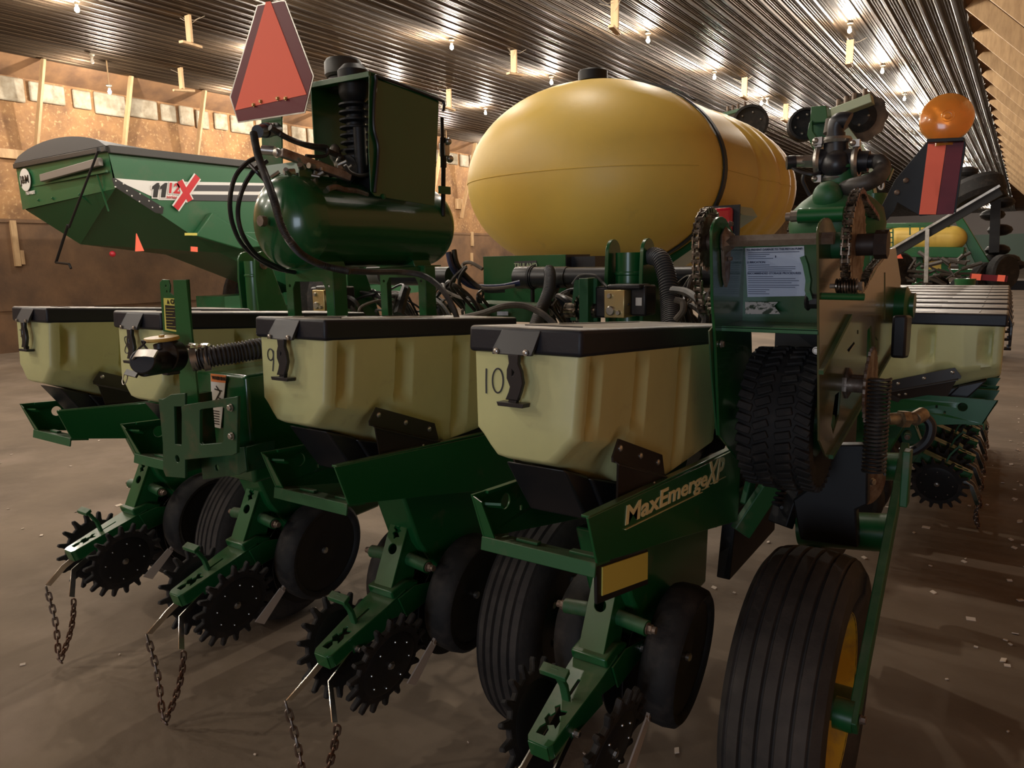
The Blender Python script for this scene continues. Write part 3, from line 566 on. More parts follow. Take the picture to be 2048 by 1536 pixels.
        # gauge wheel
        c=(.1415+sx*(.135 if sx>0 else .115),.64,-.950)
        g=MB(); Mw=Matrix.Translation(V(c))@Matrix.Rotation(R(sx*4),4,'Z')@Matrix.Rotation(R(sx*5),4,'Y')
        g.lathe([(.150,-.050),(.180,-.055),(.193,-.048),(.201,-.03),(.203,.01),(.197,.040),(.184,.050),(.170,.046),(.160,.034),(.158,-.01)],(0,0,0),(sx,0,0),48,Mw); tw=g.build('gauge_wheel_tyre',RUB,h,ang=45)
        g=MB(); g.lathe([(0,.024),(.05,.022),(.09,.020),(.150,.036),(.162,.036),(.162,-.03),(0,-.03)],(0,0,0),(sx,0,0),40,Mw)
        gd_=g.build('gauge_wheel_disc',BLKM,h,ang=40); g=MB(); g.lathe([(0,.02),(.013,.024),(.013,.034),(.008,.038),(0,.038)],(0,0,0),(sx,0,0),14,Mw); g.build('hub_cap',GALV,gd_)
        g=MB(); g.cyl(Mw@V((0,0,0)),(.1415+sx*.07,.74,-.80),.02,seg=10); g.bolt(Mw@V((sx*.02,0,0)),(sx,0,0),.010,.008); g.build('gauge_wheel_arm',GREEN2,h)
        # spiked closing wheel
        g=MB(); cc=(.1415+sx*.108,.262,-1.062); M=spikedisc(g,cc,tilt=sx*13); cw=g.build('closing_wheel',RUB,h,ang=40)
        g=MB(); s3=1
        g.lathe([(0,.0155),(.018,.0155),(.05,.012),(.095,.014),(.108,.0095),(.108,-.0095),(.095,-.014),(.05,-.012),(0,-.012)],(0,0,0),(0,0,1 if sx>0 else -1),36,M); hub=g.build('wheel_disc',BLKM,cw,ang=30)
        g=MB()
        for k in range(8): a=2*PI*k/8; g.ball((.082*math.cos(a),.082*math.sin(a),sx*.0145),.004,8,M).cut()
        g.bolt(M@V((0,0,sx*.014)),M.to_3x3()@V((0,0,sx)),.011,.008); g.each('wheel_bolt',GALV,cw)
        # opener disc
        g=MB(); g.lathe([(0,.004),(.19,.0015),(.19,-.0015),(0,-.004)],(.1415+sx*.022,.68,-1.02),(1,sx*.05,0),44); g.build('opener_disc',BLKM,h,ang=20)
        # drag bars
        xs=[.033,.030,.060,.112]; P=[(.301,-.946),(.255,-.976),(.092,-1.074),(.053,-1.158)] if sx else 0
        g=MB(); g.path([(.1415+sx*a,y,z) for a,(y,z) in zip([.036,.036,.040,.100],P)],.004,.022,(1,0,0)); g.build('drag_bar',CHR,h)
    g=MB(); g.ext([(.262,.335,-1.155),(.262,.375,-1.178),(.262,.475,-1.078),(.262,.452,-1.060)],(.005,0,0)); g.bar((.264,.460,-1.072),(.25,.56,-1.0),.01,.016); g.build('scraper_blade',TAN,h)
    g=MB()
    for sx in (-1,1):
        for dz,zz in((.0,-.47),(-.17,-.64)): g.bar((.1415+sx*.10,1.0,zz),(.1415+sx*.10,1.42,zz+.02),.02,.06)
    g.build('parallel_arm',GREEN2,h,bevel=.004)
    g=MB(); c0,c1=V((.1415,1.0,-.72)),V((.1415,1.30,-.50)); pts=[]
    d=(c1-c0); u=d.normalized(); x=V((1,0,0)); y2=u.cross(x)
    for k in range(0,12*12+1): a=k/12*2*PI; pts.append(c0+d*(k/144)+(x*math.cos(a)+y2*math.sin(a))*.028)
    g.tube(pts,.006,5); g.build('down_force_spring',RUST,h)
    return h
def chain(label,m,x0,x1,y,z,drop,grp=None):
    h=thing('drag_chain',label,'chain','drag chains behind the closing wheels',m=m)
    g=MB(); P=[V((x0,y,z)).lerp(V((x1,y,z)),.5+(t-.5)) for t in (0,1)]
    N=60; pts=[]
    for k in range(N+1):
        t=k/N; s_=2*t-1; pts.append(V((x0+(x1-x0)*(.5+.5*s_),y+.01*math.sin(t*9),z-drop*(1-abs(s_)**1.35))))
    Ls=[0]
    for a,b_ in zip(pts,pts[1:]): Ls.append(Ls[-1]+(b_-a).length)
    pitch=.0265; n=int(Ls[-1]/pitch)
    def at(s_):
        for i in range(1,len(Ls)):
            if s_<=Ls[i]: return pts[i-1].lerp(pts[i],(s_-Ls[i-1])/(Ls[i]-Ls[i-1]))
        return pts[-1]
    for k in range(n):
        c=at((k+.5)*Ls[-1]/n); d=(at((k+.9)*Ls[-1]/n)-at((k+.1)*Ls[-1]/n)).normalized()
        M=frz(c,d)@Matrix.Rotation(R(90 if k%2 else 0)+.5,4,'Z'); r=.0085; hl=.0105
        lp=[(r*math.cos(a),0,hl+r*math.sin(a)) for a in [PI*j/5 for j in range(6)]]+[(-r*math.cos(a),0,-hl-r*math.sin(a)) for a in [PI*j/5 for j in range(6)]]
        g.tube(lp,.0038,6,closed=True,m=M)
    g.build('chain_links',DCH,h); return h
rowp=make_row('planter row unit with yellow lettering on its side plate, nearest the camera, under hopper 10',rowm(ROWX[10]))
for r_ in(9,8,7): dup(rowp,rowm(ROWX[r_]),'planter row unit with spiked closing wheels under hopper %d, %s'%(r_,{9:'left of the lettered one',8:'behind the brown bracket plates',7:'leftmost in the photo'}[r_]))
for k in range(NW): dup(rowp,wingm(k),'planter row unit of the right-hand bank, %s from the camera'%ordn(k),'row units of the right-hand bank',skip=() if k>1 else ('closing_wheel','closing_wheel_arm','upright','drag_bar','adjusting_lever','pivot_block','arm_bracket','pivot_sleeve','bolt','scraper_blade'))
ch=chain('rusty drag chain hanging behind the lettered row unit, at the bottom edge',rowm(ROWX[10]),.030,.253,.050,-1.168,.285)
for r_ in(9,8,7): dup(ch,rowm(ROWX[r_]),'drag chain looped from two steel bars of the row unit under hopper %d'%r_)
chb=None
for k in range(2,NW):
  if k==2: chb=chain('drag chain on the right-hand bank of row units, third from the camera',wingm(2),.030,.253,.050,-1.168,.155); chb['group']='drag chains of the right-hand bank'
  else: dup(chb,wingm(k),'drag chain on the right-hand bank of row units, %s from the camera'%ordn(k),'drag chains of the right-hand bank')
# lettering and yellow plate on row 10
def L10(u,v): 
    P=wl=None; m=rowm(ROWX[10]); mi=m.inverted(); o=mi@EYE; d=mi.to_3x3()@(CAMROT@V((u-CX,-(v-CY),-F))); t=(.3095-o.x)/d.x; return o+d*t
a,bq=L10(1252,1040),L10(1362,987); c1=L10(1452,945)
dirv=(L10(1450,938)-L10(1255,1042)); dirv.x=0
g=MB(); LL=V((0,.305,-.036)).normalized()
for t_,ua,ub,ta,tb,ba,bb,bo_,sh_ in (('MaxEmerge',1251,1415,1013,939,1063,979,.024,.12),('XP',1411,1450,926,914,976,958,.022,.40)):
    A_,B_,D_=L10(ua,ba),L10(ub,bb),L10(ua,ta); E_=L10(ub,tb); up_=((D_-A_)+(E_-B_))/2; wv=B_-A_; o_=(A_+B_+D_+E_)/4; o_.x=.3090; up_.x=0; wv.x=0; g.fit(t_,o_,wv.normalized(),up_.normalized(),wv.length,up_.length,.0006,bo_,sh_)
for (a1_,a2_,w_) in (((1250,1059),(1404,984),.006),((1404,980),(1418,973),.004),((1421,968),(1451,953),.005)): p0,p1=L10(*a1_),L10(*a2_); g.bar((.3092,p0.y,p0.z),(.3092,p1.y,p1.z),.0012,w_,(1,0,0))
LETR=g.build('side_lettering',LETY,rowp,smooth=False)
g=MB(); g.ext([(.297,.05,-.508),(.297,.325,-.548),(.297,.335,-.64),(.297,.06,-.60)],(.008,0,0)); hp=g.build('plate_holder',BLKM,rowp,bevel=.002)
g=MB(); g.plate([[(.075,-.520),(.318,-.552),(.322,-.622),(.078,-.585)]],.003,YZ(.3065),.0005); g.build('yellow_reflector',YELD,hp,smooth=False)
g=MB(); g.path([(.20,.42,-.33),(.20,.38,-.37),(.20,.36,-.42),(.20,.37,-.46)],.02,.004,(1,0,0)); g.span((.17,.36,-.47),(.23,.385,-.44)); g.build('seed_tube_strap',GALV,rowp,bevel=.002)
g=MB(); g.span((.06,.40,-.45),(.28,.43,-.42)); g.build('teal_cross_tube',mat('teal_painted_steel',(.01,.16,.12),.35),rowp)
# ---------------------------------------------------------------- ribbed transport tyres
def ribtyre(label,x,y,rad,wd,grp='ribbed transport tyres',rim=RIMY):
    h=thing('ribbed_tyre_wheel',label,'wheel',grp,loc=(x,y,rad-.1))
    pr=[]; hw=wd/2
    pr=[(rad*.60,-hw*.80),(rad*.75,-hw*1.02),(rad*.90,-hw*1.0),(rad*.965,-hw*.84)]
    ribs=5; 
    for k in range(ribs):
        t0=-hw*.80+1.60*hw*k/ribs; t1=t0+1.60*hw/ribs
        cr=lambda t: rad*(1-.035*(t/hw)**2)
        pr+=[(cr(t0)-.010,t0),(cr(t0)-.010,t0+.004),(cr(t0),t0+.008),(cr(t1),t1-.004),(cr(t1)-.010,t1)]
    pr+=[(rad*.965,hw*.84),(rad*.90,hw*1.0),(rad*.75,hw*1.02),(rad*.60,hw*.80)]
    g=MB(); g.lathe(pr,(0,0,0),(1,0,0),72); g.build('tyre',RUBB,h,ang=30)
    g=MB(); g.lathe([(0,-hw*.25),(rad*.2,-hw*.25),(rad*.5,-hw*.5),(rad*.61,-hw*.82),(rad*.61,hw*.82),(rad*.5,hw*.5),(rad*.2,hw*.25),(0,hw*.25)],(0,0,0),(1,0,0),40); g.build('rim',rim,h)
    g=MB()
    for k in range(5): a=2*PI*k/5; g.bolt((hw*.3,rad*.3*math.cos(a),rad*.3*math.sin(a)),(1,0,0),.012,.01).cut()
    g.each('wheel_bolt',GALV,h); g=MB(); g.cyl((-hw*.9,0,0),(hw*1.1,0,0),.05,seg=18); g.build('hub',GREEN2,h); return h
ribtyre('large ribbed tyre at the bottom right with a yellow rim, beside the long green bar',-.422,2.03,.405,.240)
ribtyre('ribbed transport tyre between the row units under hoppers 9 and 10',-1.262,2.11,.395,.19,rim=BLKM)
ribtyre('ribbed transport tyre left of the row unit under hopper 8',-2.765,2.10,.395,.19,rim=BLKM)
ribtyre('ribbed transport tyre behind the leftmost row unit',-3.46,2.17,.385,.19,rim=BLKM)
def P3(u,v,ax,val): return W(u,v,ax,val)
def hose(name,label,pts,r,mt,cat='hose',group=None,corr=False,n=10,parent=None,seg=8):
    P=spline(pts,n)
    if corr:
        Ls=[0]
        for a,c in zip(P,P[1:]): Ls.append(Ls[-1]+(c-a).length)
        step=r*.08; m_=int(Ls[-1]/step); Q=[];rs=[];j=1
        for k in range(m_+1):
            s_=min(k*step,Ls[-1]-1e-6)
            while Ls[j]<s_: j+=1
            Q.append(P[j-1].lerp(P[j],(s_-Ls[j-1])/max(1e-6,Ls[j]-Ls[j-1]))); rs.append(r if (k//2)%2 else r*.84)
        P=Q
    else: rs=r
    if parent: o=V(parent.location); P=[p-o for p in P]
    g=MB().tube(P,rs,14 if corr else seg); ob=g.build(name,mt,parent,ang=40)
    if not parent: tag(ob,label,cat,group)
    return ob
# ---------------------------------------------------------------- air tank with compressor
ao=V((-2.05,1.60,1.66)); air=thing('air_tank','horizontal glossy green air tank behind hopper 9, below the compressor box','air tank',loc=ao)
g=MB(); Lr=.85; rr_=.156
pr=[]
for k in range(11): a=PI/2*k/10; pr.append((rr_*math.sin(a),.095*(1-math.cos(a))))
pr+=[(rr_,.10),(rr_+.0015,.115),(rr_+.0015,.125),(rr_,.13)]
pr+=[(rr_,Lr-.13)]+[(rr_*math.cos(PI/2*k/10),Lr-.095+.095*math.sin(PI/2*k/10)) for k in range(11)]
tilt=(0,1,0)
g.lathe(pr,(0,0,0),tilt,56); g.build('tank_shell',GREENT,air,ang=30)
g=MB(); g.lathe([(0,0),(.018,0),(.018,.018),(0,.018)],(.0,-.012,.0),(0,-1,0),8); g.build('drain_plug',RUST,air)
g=MB()
for y in (.20,.66):
    g.ext([(-.09,y-.05,-.160),(.09,y-.05,-.160),(.075,y-.05,-.125),(-.075,y-.05,-.125)],(0,.10,0)).cut()
g.each('tank_foot',GREEN,air,bevel=.003)
g=MB()
for y in (.155,.63):
    # bridge-shaped stand: legs and rounded top
    lp=[(-.12,-.36),(-.12,-.17),(-.115,-.155),(.115,-.155),(.12,-.17),(.12,-.36),(.085,-.36),(.085,-.225),(.07,-.20),(-.07,-.20),(-.085,-.225),(-.085,-.36)]
    g.plate([lp,circ((-.10,-.215),.006),circ((.10,-.215),.006)],.004,XZ(y),.001); g.span((-.12,y,-.160),(.12,y+.10,-.154)); g.span((.118,y,-.36),(.122,y+.06,-.16)); g.span((-.122,y,-.36),(-.118,y+.06,-.16)).cut()
g.each('stand',GREEN,air,bevel=.001)
g=MB(); g.span((.02,.24,-.175),(.10,.63,-.16)); g.build('stand_rail',GREEN2,air)
# shroud
so=V((-1.92,2.02,1.83)); sh=thing('compressor_box','open green steel box around the black compressor on top of the air tank','compressor',loc=so)
yf=P3(737,140,'X',-1.88); F0=P3(735,390,'Y',1.93)
g=MB()  # right panel
RP=[P3(u,v,'X',-1.86) for u,v in [(739,150),(878,200),(869,412),(750,392),(742,383),(738,300)]]
g.ext([rel(p,so) for p in RP],(-.004,0,0)); pan=g.build('side_panel',GREENT,sh,bevel=.001)
g=MB(); e=[rel(P3(u,v,'X',-1.852),so) for u,v in [(750,385),(757,300),(748,250),(752,165),(765,156),(876,198),(887,205),(888,212),(886,222)]]; g.tube(spline(e,6),.006,8); g.build('edge_tube',BLK,pan)
yb=RP[1].y-so.y; yfr=RP[0].y-so.y; zt=RP[0].z-so.z
g=MB(); a0=rel(P3(620,165,'Y',RP[0].y),so); a1=rel(P3(737,142,'Y',RP[0].y),so)
g.ext([a0,a1,a1+V((0,0,-.018)),a0+V((0,0,-.018))],(0,.012,0)); lp=[V((a0.x,yfr,a1.z)),V((a1.x,yfr,a1.z)),V((a1.x,yb,a1.z-.02)),V((a0.x,yb,a1.z-.02))]; 
for k in range(9): t0=(k)/9; 
g.ext(lp,(0,0,-.003)); g.build('top_panel',GREEN,sh,bevel=.001)
g=MB(); zb_=rel(P3(617,330,'Y',RP[0].y),so).z
g.ext([V((a0.x,yfr,a1.z)),V((a0.x,yb,a1.z-.02)),V((a0.x,yb,zb_-.02)),V((a0.x,yfr,zb_))],(.004,0,0)); g.span((a0.x,yb-.004,zb_),(a1.x-.02,yb,a1.z-.22)); g.build('side_panel',GREEN,sh)
g=MB(); c=rel(P3(688,156,'Y',2.02),so); g.lathe([(0,0),(.062,0),(.068,.008),(.068,.05),(.060,.062),(0,.066)],c,(0,0,1),32); g.build('air_filter_cap',mat('dusty_grey_plastic',(.05,.05,.05),.5,dust=.7),sh)
g=MB(); g.lathe([(.055,.0),(.055,-.05),(0,-.055)],c,(0,0,1),28); g.build('filter_base',BLKM,sh)
g=MB(); c=rel(P3(714,290,'Y',1.975),so); 
pr=[(0,-.10),(.05,-.10),(.05,-.04)]
for k in range(7): z=-.03+k*.026; pr+=[(.035,z),(.058,z+.006),(.058,z+.012),(.035,z+.018)]
pr+=[(.05,.16),(.055,.175),(.055,.25),(.035,.27),(0,.275)]
g.lathe(pr,c,(0,0,1),22); g.cyl(c+V((.045,-.03,-.12)),c+V((.045,-.03,.05)),.022,seg=14); g.cyl(c+V((0,-.06,-.09)),c+V((-.02,.07,-.09)),.05,seg=16); g.build('compressor_cylinder',BLKM,sh,ang=30)
g=MB(); g.span(rel(P3(698,345,'Y',1.96),so)+V((0,0,-.07)),rel(P3(740,345,'Y',1.96),so)+V((.02,.22,.03))); g.build('motor_body',BLKM,sh,bevel=.008)
g=MB(); g.ball(c+V((-.05,-.06,-.03)),.022,10,sc=(1,1,1.5)); g.cyl(c+V((-.05,-.06,-.05)),c+V((-.03,-.05,-.12)),.012,seg=8); g.build('intake_elbow',mat('grey_cast_metal',(.16,.15,.14),.45,metal=.6),sh)
# base bracket on tank with slot
g=MB(); B0=[P3(u,v,'X',-2.02) for u,v in [(598,352),(598,372),(700,382),(735,400),(735,350),(610,335)]]
Bx=-2.0; 
def yzp(pts,x): return [ (P3(u,v,'X',x).y,P3(u,v,'X',x).z) for u,v in pts]
ou=yzp([(598,345),(602,375),(700,388),(702,350),(655,330),(600,322)],Bx); ho=yzp([(622,340),(624,350),(678,358),(682,345),(678,338),(624,330)],Bx)
g.plate([[(y-so.y,z-so.z) for y,z in ou],[(y-so.y,z-so.z) for y,z in ho]],.006,YZ(Bx-so.x),.001); g.ext([rel(V((Bx,y,z)),so) for y,z in (ou[0],ou[5],ou[4],ou[3])],(-.2,0,0)); g.build('base_bracket',GREEN,sh)
g=MB(); A_=P3(562,305,'X',-2.03); C_=P3(700,355,'X',-1.95); g.bar(rel(A_,so),rel(C_,so),.03,.028,(0,0,1)); g.build('support_channel',mat('scuffed_pinkish_steel',(.30,.24,.20),.45,metal=.5,col2=(.15,.09,.06),nscale=25),sh,bevel=.003)
g=MB(); rr2=random.Random(11)
for k in range(26):
    p=P3(rr2.uniform(575,705),rr2.uniform(330,352) ,'X',-1.99); p.x+=rr2.uniform(-.05,.03); g.cyl(rel(p,so),rel(p+V((rr2.uniform(-.03,.03),rr2.uniform(-.04,.04),rr2.uniform(-.02,.03))),so),rr2.uniform(.004,.010),seg=8)
g.build('pipe_fittings',GALV,sh)
g=MB(); pts=[rel(P3(u,v,'X',-1.93),so) for u,v in [(656,378),(672,374),(690,380),(712,382),(734,390)]]; g.tube(spline(pts,5),.010,8); g.build('rusty_pipe',RUST,sh)
for k,pl in enumerate([[(690,300),(697,330),(712,350),(738,352),(752,335),(757,300)],[(650,300),(660,285),(650,278),(628,282)],[(668,318),(690,330),(706,345),(715,350)]]):
    pass
g=MB(); g.tube(spline([rel(P3(u,v,'X',-1.90),so) for u,v in [(690,330),(700,344),(722,351),(742,345),(752,325),(757,290)]],6),.006,8); g.tube(spline([rel(P3(u,v,'X',-2.0),so) for u,v in [(560,268),(590,282),(625,290),(654,294),(650,312),(612,312)]],6),.006,8)
g.tube(spline([rel(P3(u,v,'X',-2.02),so) for u,v in [(540,255),(575,276),(612,290),(650,300),(690,318)]],6),.010,8); g.build('loose_hoses',HOSE,sh)
g=MB(); 
for u,v in [(767,393),]: g.bolt(rel(P3(u,v,'X',-1.858),so),(1,0,0),.008,.006)
p=P3(885,380,'X',-1.85); g.span(rel(p+V((-.004,-.02,-.014)),so),rel(p+V((.004,.045,.014)),so)); g.build('panel_tab',GREEN2,sh)
reg=thing('air_regulator','slim air regulator and pipe behind the right edge of the compressor box','air fitting',loc=P3(887,300,'X',-1.9)); ro=reg.location
g=MB()
for (u,v),(u2,v2),r in (((887,330),(886,432),.009),((886,275),(887,335),.012),((884,235),(885,275),.007)): g.cyl(rel(P3(u,v,'X',-1.9),ro),rel(P3(u2,v2,'X',-1.9),ro),r,seg=10)
g.build('pipe',BLKM,reg)
g=MB(); p=rel(P3(889,300,'X',-1.9),ro); g.box(p,(.03,.03,.05)); g.ball(p+V((.02,0,.03)),.014,10); g.ball(p+V((.0,.03,-.03)),.016,10); g.build('valve_body',GALV,reg,bevel=.003)
# ---------------------------------------------------------------- slow-vehicle sign
sy=1.72; sg=thing('warning_sign','large orange and maroon triangle sign on a green post, above the air tank','sign',loc=P3(545,230,'Y',sy)); go=sg.location
def sp(pts,yy): return [rel(P3(u,v,'Y',sy)+V((0,yy,0)),go) for u,v in pts]
full=[(514,10),(564,0),(571,1),(628,152),(610,226),(476,246),(470,228),(459,194)]
g=MB(); g.ext(sp(full,0),(0,.002,0)); g.build('sign_back',GALV,sg,smooth=False)
g=MB(); g.ext(sp([(516,12),(563,3),(569,3),(625,152),(608,223),(477,243),(473,229),(462,194)],-.0012),(0,.001,0)); g.build('maroon_border',MAR,sg,smooth=False)
g=MB(); g.ext(sp([(471,221),(533,4),(542,3),(614,189)],-.0024),(0,.001,0)); g.build('orange_triangle',ORG,sg,smooth=False)
g=MB()
for u,v in [(508,210),(522,203),(556,197),(572,197)]: g.bolt(rel(P3(u,v,'Y',sy-.003),go),(0,-1,0),.0055,.006).cut()
g.each('bolt',BRASS,sg)
g=MB(); q=[rel(P3(u,v,'Y',sy+.02),go) for u,v in [(522,236),(563,232),(563,345),(524,345)]]; q[2].z-=.02; g.ext(q,(0,.006,0)); g.ext([q[3],q[2],q[2]+V((.10,.16,0)),q[3]+V((.02,.16,0))],(0,0,-.006)); g.build('sign_post',GREEN,sg,bevel=.002)
g=MB(); a_=rel(P3(515,263,'Y',1.60),go); c_=rel(P3(552,258,'Y',1.73),go); g.cyl(a_,c_,.020,.022,seg=16); g.cyl(a_.lerp(c_,.35),a_.lerp(c_,.6),.024,seg=16); g.build('plug_socket',BLK,sg)
g=MB(); g.cyl(rel(P3(525,300,'Y',1.66),go),rel(P3(550,302,'Y',1.68),go),.016,seg=12); g.bolt(rel(P3(555,306,'Y',1.66),go),(0,-1,0),.013,.01); g.build('light_bracket',GALV,sg)
hose('hose','thick ribbed black hose running down in front of the air tank',[P3(u,v,'Y',y) for u,v,y in [(507,266,1.50),(516,310,1.47),(530,350,1.44),(548,400,1.40),(562,450,1.40),(582,485,1.42),(608,512,1.50),(650,532,1.62),(700,543,1.66)]],.0115,HOSE,corr=True)
hose('hose','black cable curving along the air tank stands behind hopper 9',[P3(u,v,'Y',y) for u,v,y in [(690,541,1.66),(740,544,1.75),(800,544,1.9),(845,551,1.95),(880,575,1.95),(905,612,1.95),(915,640,1.95)]],.010,HOSE)
for k,(r_,pts) in enumerate([(.0075,[(522,313,1.6),(495,325,1.55),(470,355,1.5),(460,400,1.48),(466,450,1.5),(490,495,1.55),(540,532,1.65),(590,545,1.75)]),(.0075,[(534,322,1.6),(505,345,1.55),(483,385,1.5),(476,430,1.5),(488,475,1.52),(520,515,1.6),(575,543,1.72)]),(.006,[(500,330,1.55),(515,345,1.55),(530,362,1.58)])]):
    hose('hose',['black hose making the outer loop left of the air tank','black hose making the inner loop left of the air tank','short black hose crossing between the looped hoses'][k],[P3(u,v,'Y',y) for u,v,y in pts],r_,BLK)
# ---------------------------------------------------------------- caution post, hitch brackets and valve between hoppers 8 and 9
po=P3(360,700,'Y',1.25); post=thing('bracket_post','green upright post with yellow caution decal and brown bracket plates, in front of hopper 8','post',loc=po)
def q2(pts,y,x0=None): return [rel(P3(u,v,'Y',y),po) for u,v in pts]
g=MB(); g.ext(q2([(348,560),(372,560),(400,842),(366,842)],1.25),(0,.006,0)); 
g.ext([a for a in q2([(348,560),(366,842)],1.25)][:1]+[rel(P3(348,560,'Y',1.25)+V((0,.05,0)),po),rel(P3(366,842,'Y',1.25)+V((0,.05,0)),po),q2([(366,842)],1.25)[0]],(-.005,0,0)); g.build('upright',GREEN,post)
g=MB(); o2=lambda pts,y: [(rel(P3(u,v,'Y',y),po).x,rel(P3(u,v,'Y',y),po).z) for u,v in pts]
outer=o2([(321,565),(326,559),(338,560),(341,570),(340,585),(349,592),(356,600),(356,668),(328,662)],1.27)
cx_,cz_=o2([(333,572)],1.27)[0]; c2=o2([(335,583)],1.27)[0]
g.plate([outer,circ((cx_,cz_),.0045,10),circ(c2,.0045,10)],.005,XZ(1.27-po.y),.0005); g.build('decal_plate',GREEN,post)
g=MB(); g.ext(q2([(327,596),(352,597),(354,664),(330,660)],1.262),(0,.001,0)); cdl=g.build('caution_decal',YELD,post,smooth=False)
g=MB(); g.ext(q2([(330,610),(352,612),(353,660),(333,657)],1.2605),(0,.001,0)); g.build('decal_panel',DEC,cdl,smooth=False)
pc=rel(P3(349,604,'Y',1.2600),po); g=MB(); g.text('CAUTION',.019,frame(pc+V((.022,0,0)),(1,0,0),(0,0,1)),.0005,'CENTER',.0008); g.ext([pc+V((-.041,0,-.006)),pc+V((-.029,0,-.006)),pc+V((-.035,0,.007))],(0,.0006,0)); g.build('decal_text',DEC,cdl,smooth=False)
g=MB()
for k in range(7): a_=rel(P3(332,617+k*6,'Y',1.2598),po); g.span(a_,a_+V((.050-(k%3)*.008,.0004,.0010)))
g.build('decal_lines',YELD,cdl,smooth=False)
BRN=mat('brown_stained_green_steel',(.009,.060,.022),.45,grime=((.12,.07,.04),8,.52,.78),coat=.1)
g=MB(); outer=o2([(340,792),(345,789),(372,787),(372,955),(334,952),(329,940),(327,800)],1.20); hole=o2([(350,812),(366,812),(366,890),(352,888)],1.20); c3=o2([(357,917)],1.20)[0]
g.plate([outer,hole,circ(c3,.012,16)],.008,XZ(1.20-po.y),.001); g.span(rel(P3(327,800,'Y',1.2),po),rel(P3(332,950,'Y',1.2)+V((0,.16,0)),po)); g.build('bracket_plate',BRN,post)
g=MB(); outer=o2([(368,815),(372,810),(478,793),(476,905),(468,909),(372,918)],1.17); hole=o2([(402,820),(406,817),(448,812),(452,816),(450,882),(446,886),(406,889),(402,885)],1.17)
g.plate([outer,hole],.010,XZ(1.17-po.y),.001); g.span(rel(P3(368,815,'Y',1.17),po),rel(P3(372,918,'Y',1.17)+V((0,.05,0)),po)); bp=g.build('bracket_plate',BRN,post)
g=MB()
for u,v in [(462,815),(464,872)]: g.bolt(rel(P3(u,v,'Y',1.163),po),(0,-1,0),.0085,.008).cut()
g.each('bolt',GALV,bp)
g=MB(); outer=o2([(402,905),(490,895),(495,940),(480,948),(408,958)],1.30); c3=o2([(436,935)],1.30)[0]; g.plate([outer,circ(c3,.011,16)],.008,XZ(1.30-po.y),.001); g.ext(q2([(440,905),(493,895),(493,945),(440,950)],1.30),(0,.1,0)); g.build('lower_plate',BRN,post)
# green box
bo=V((-2.08,1.40,1.02)); bxx=thing('green_case','large dark green steel case with orange and white warning decal, between hoppers 8 and 9','case',loc=bo)
g=MB(); g.span((-.135,.0,-.18),(.13,.95,.165)); g.build('case_body',GREENT,bxx,bevel=.012,seg=3)
g=MB(); g.ext([rel(p,bo) for p in [P3(421,747,'Y',1.394),P3(452,751,'Y',1.394),P3(441,857,'Y',1.394),P3(424,853,'Y',1.394)]],(0,.002,0)); wd_=g.build('warning_decal',WHT,bxx,smooth=False)
g=MB(); a_=rel(P3(421,747,'Y',1.393),bo); g.ext([rel(P3(u,v,'Y',1.3935),bo) for u,v in [(421,747),(452,751),(451,766),(422,763)]],(0,.001,0)); g.build('warning_band',WORN,wd_,smooth=False)
pc=rel(P3(438,757,'Y',1.3922),bo); g=MB(); g.text('WARNING',.0155,frame(pc,(1,0,.0),(0,0,1)),.0004,'CENTER',.0005)
for (a1_,a2_) in (((432,772),(440,784)),((440,784),(433,797)),((429,778),(443,782)),((433,797),(428,806)),((436,795),(445,800))): g.bar(rel(P3(*a1_,'Y',1.3925),bo),rel(P3(*a2_,'Y',1.3925),bo),.004,.001,(0,1,0))
for k in range(6): a_=rel(P3(425,822+k*5,'Y',1.3925),bo); g.span(a_,a_+V((.035,.0005,.003)))
g.build('warning_text',DEC,wd_,smooth=False)
g=MB(); P0=[P3(u,v,'X',-1.948) for u,v in [(572,835),(640,830),(640,900),(573,905)]]
g.ext([rel(V((-1.9485,1.66,1.07)),bo),rel(V((-1.9485,2.1,1.07)),bo),rel(V((-1.9485,2.1,.86)),bo),rel(V((-1.9485,1.66,.86)),bo)],(.002,0,0)); cd_=g.build('instruction_decal',mat('dull_white_decal',(.30,.30,.32),.5),bxx,smooth=False)
g=MB()
for k in range(14): g.span(rel(V((-1.9462,1.70,1.045-k*.013)),bo),rel(V((-1.9458,2.0-.07*(k%4),1.050-k*.013)),bo))
g.build('decal_lines',DEC,cd_,smooth=False)
# valve with yellow disc
vo=P3(320,700,'Y',1.17); val=thing('shutoff_valve','black quick-coupler valve with yellow disc handle in front of hopper 8','valve',loc=vo)
def qv(u,v,y): return rel(P3(u,v,'Y',y),vo)
g=MB(); g.cyl(qv(285,732,1.08),qv(345,722,1.20),.030,.032,seg=24); g.cyl(qv(330,712,1.17),qv(352,712,1.21),.046,seg=24); g.cyl(qv(325,700,1.18),qv(322,686,1.18),.022,seg=16); g.cyl(qv(284,722,1.07),qv(300,728,1.11),.034,.033,seg=24); g.box(qv(342,742,1.19),(.03,.04,.02)); g.build('valve_body',BLK,val,bevel=.003)
g=MB(); c=qv(324,681,1.18); g.lathe([(0,0),(.046,0),(.048,.004),(.046,.010),(0,.011)],c,(0,-.05,1),28); g.cyl(c+V((0,0,.01)),c+V((0,0,.016)),.008,seg=8); g.build('disc_handle',mat('dirty_yellow_plastic',(.55,.36,.08),.45,dust=.4),val)
g=MB(); g.path([qv(u,v,1.06) for u,v in [(268,713),(274,707),(296,706),(312,708)]],.022,.004,(0,.6,.8)); g.build('cam_lever',GALV,val)
g=MB(); g.path([qv(u,v,1.06) for u,v in [(252,744),(262,747),(275,750)]],.016,.006,(0,.6,.8)); g.build('cam_lever',BLK,val)
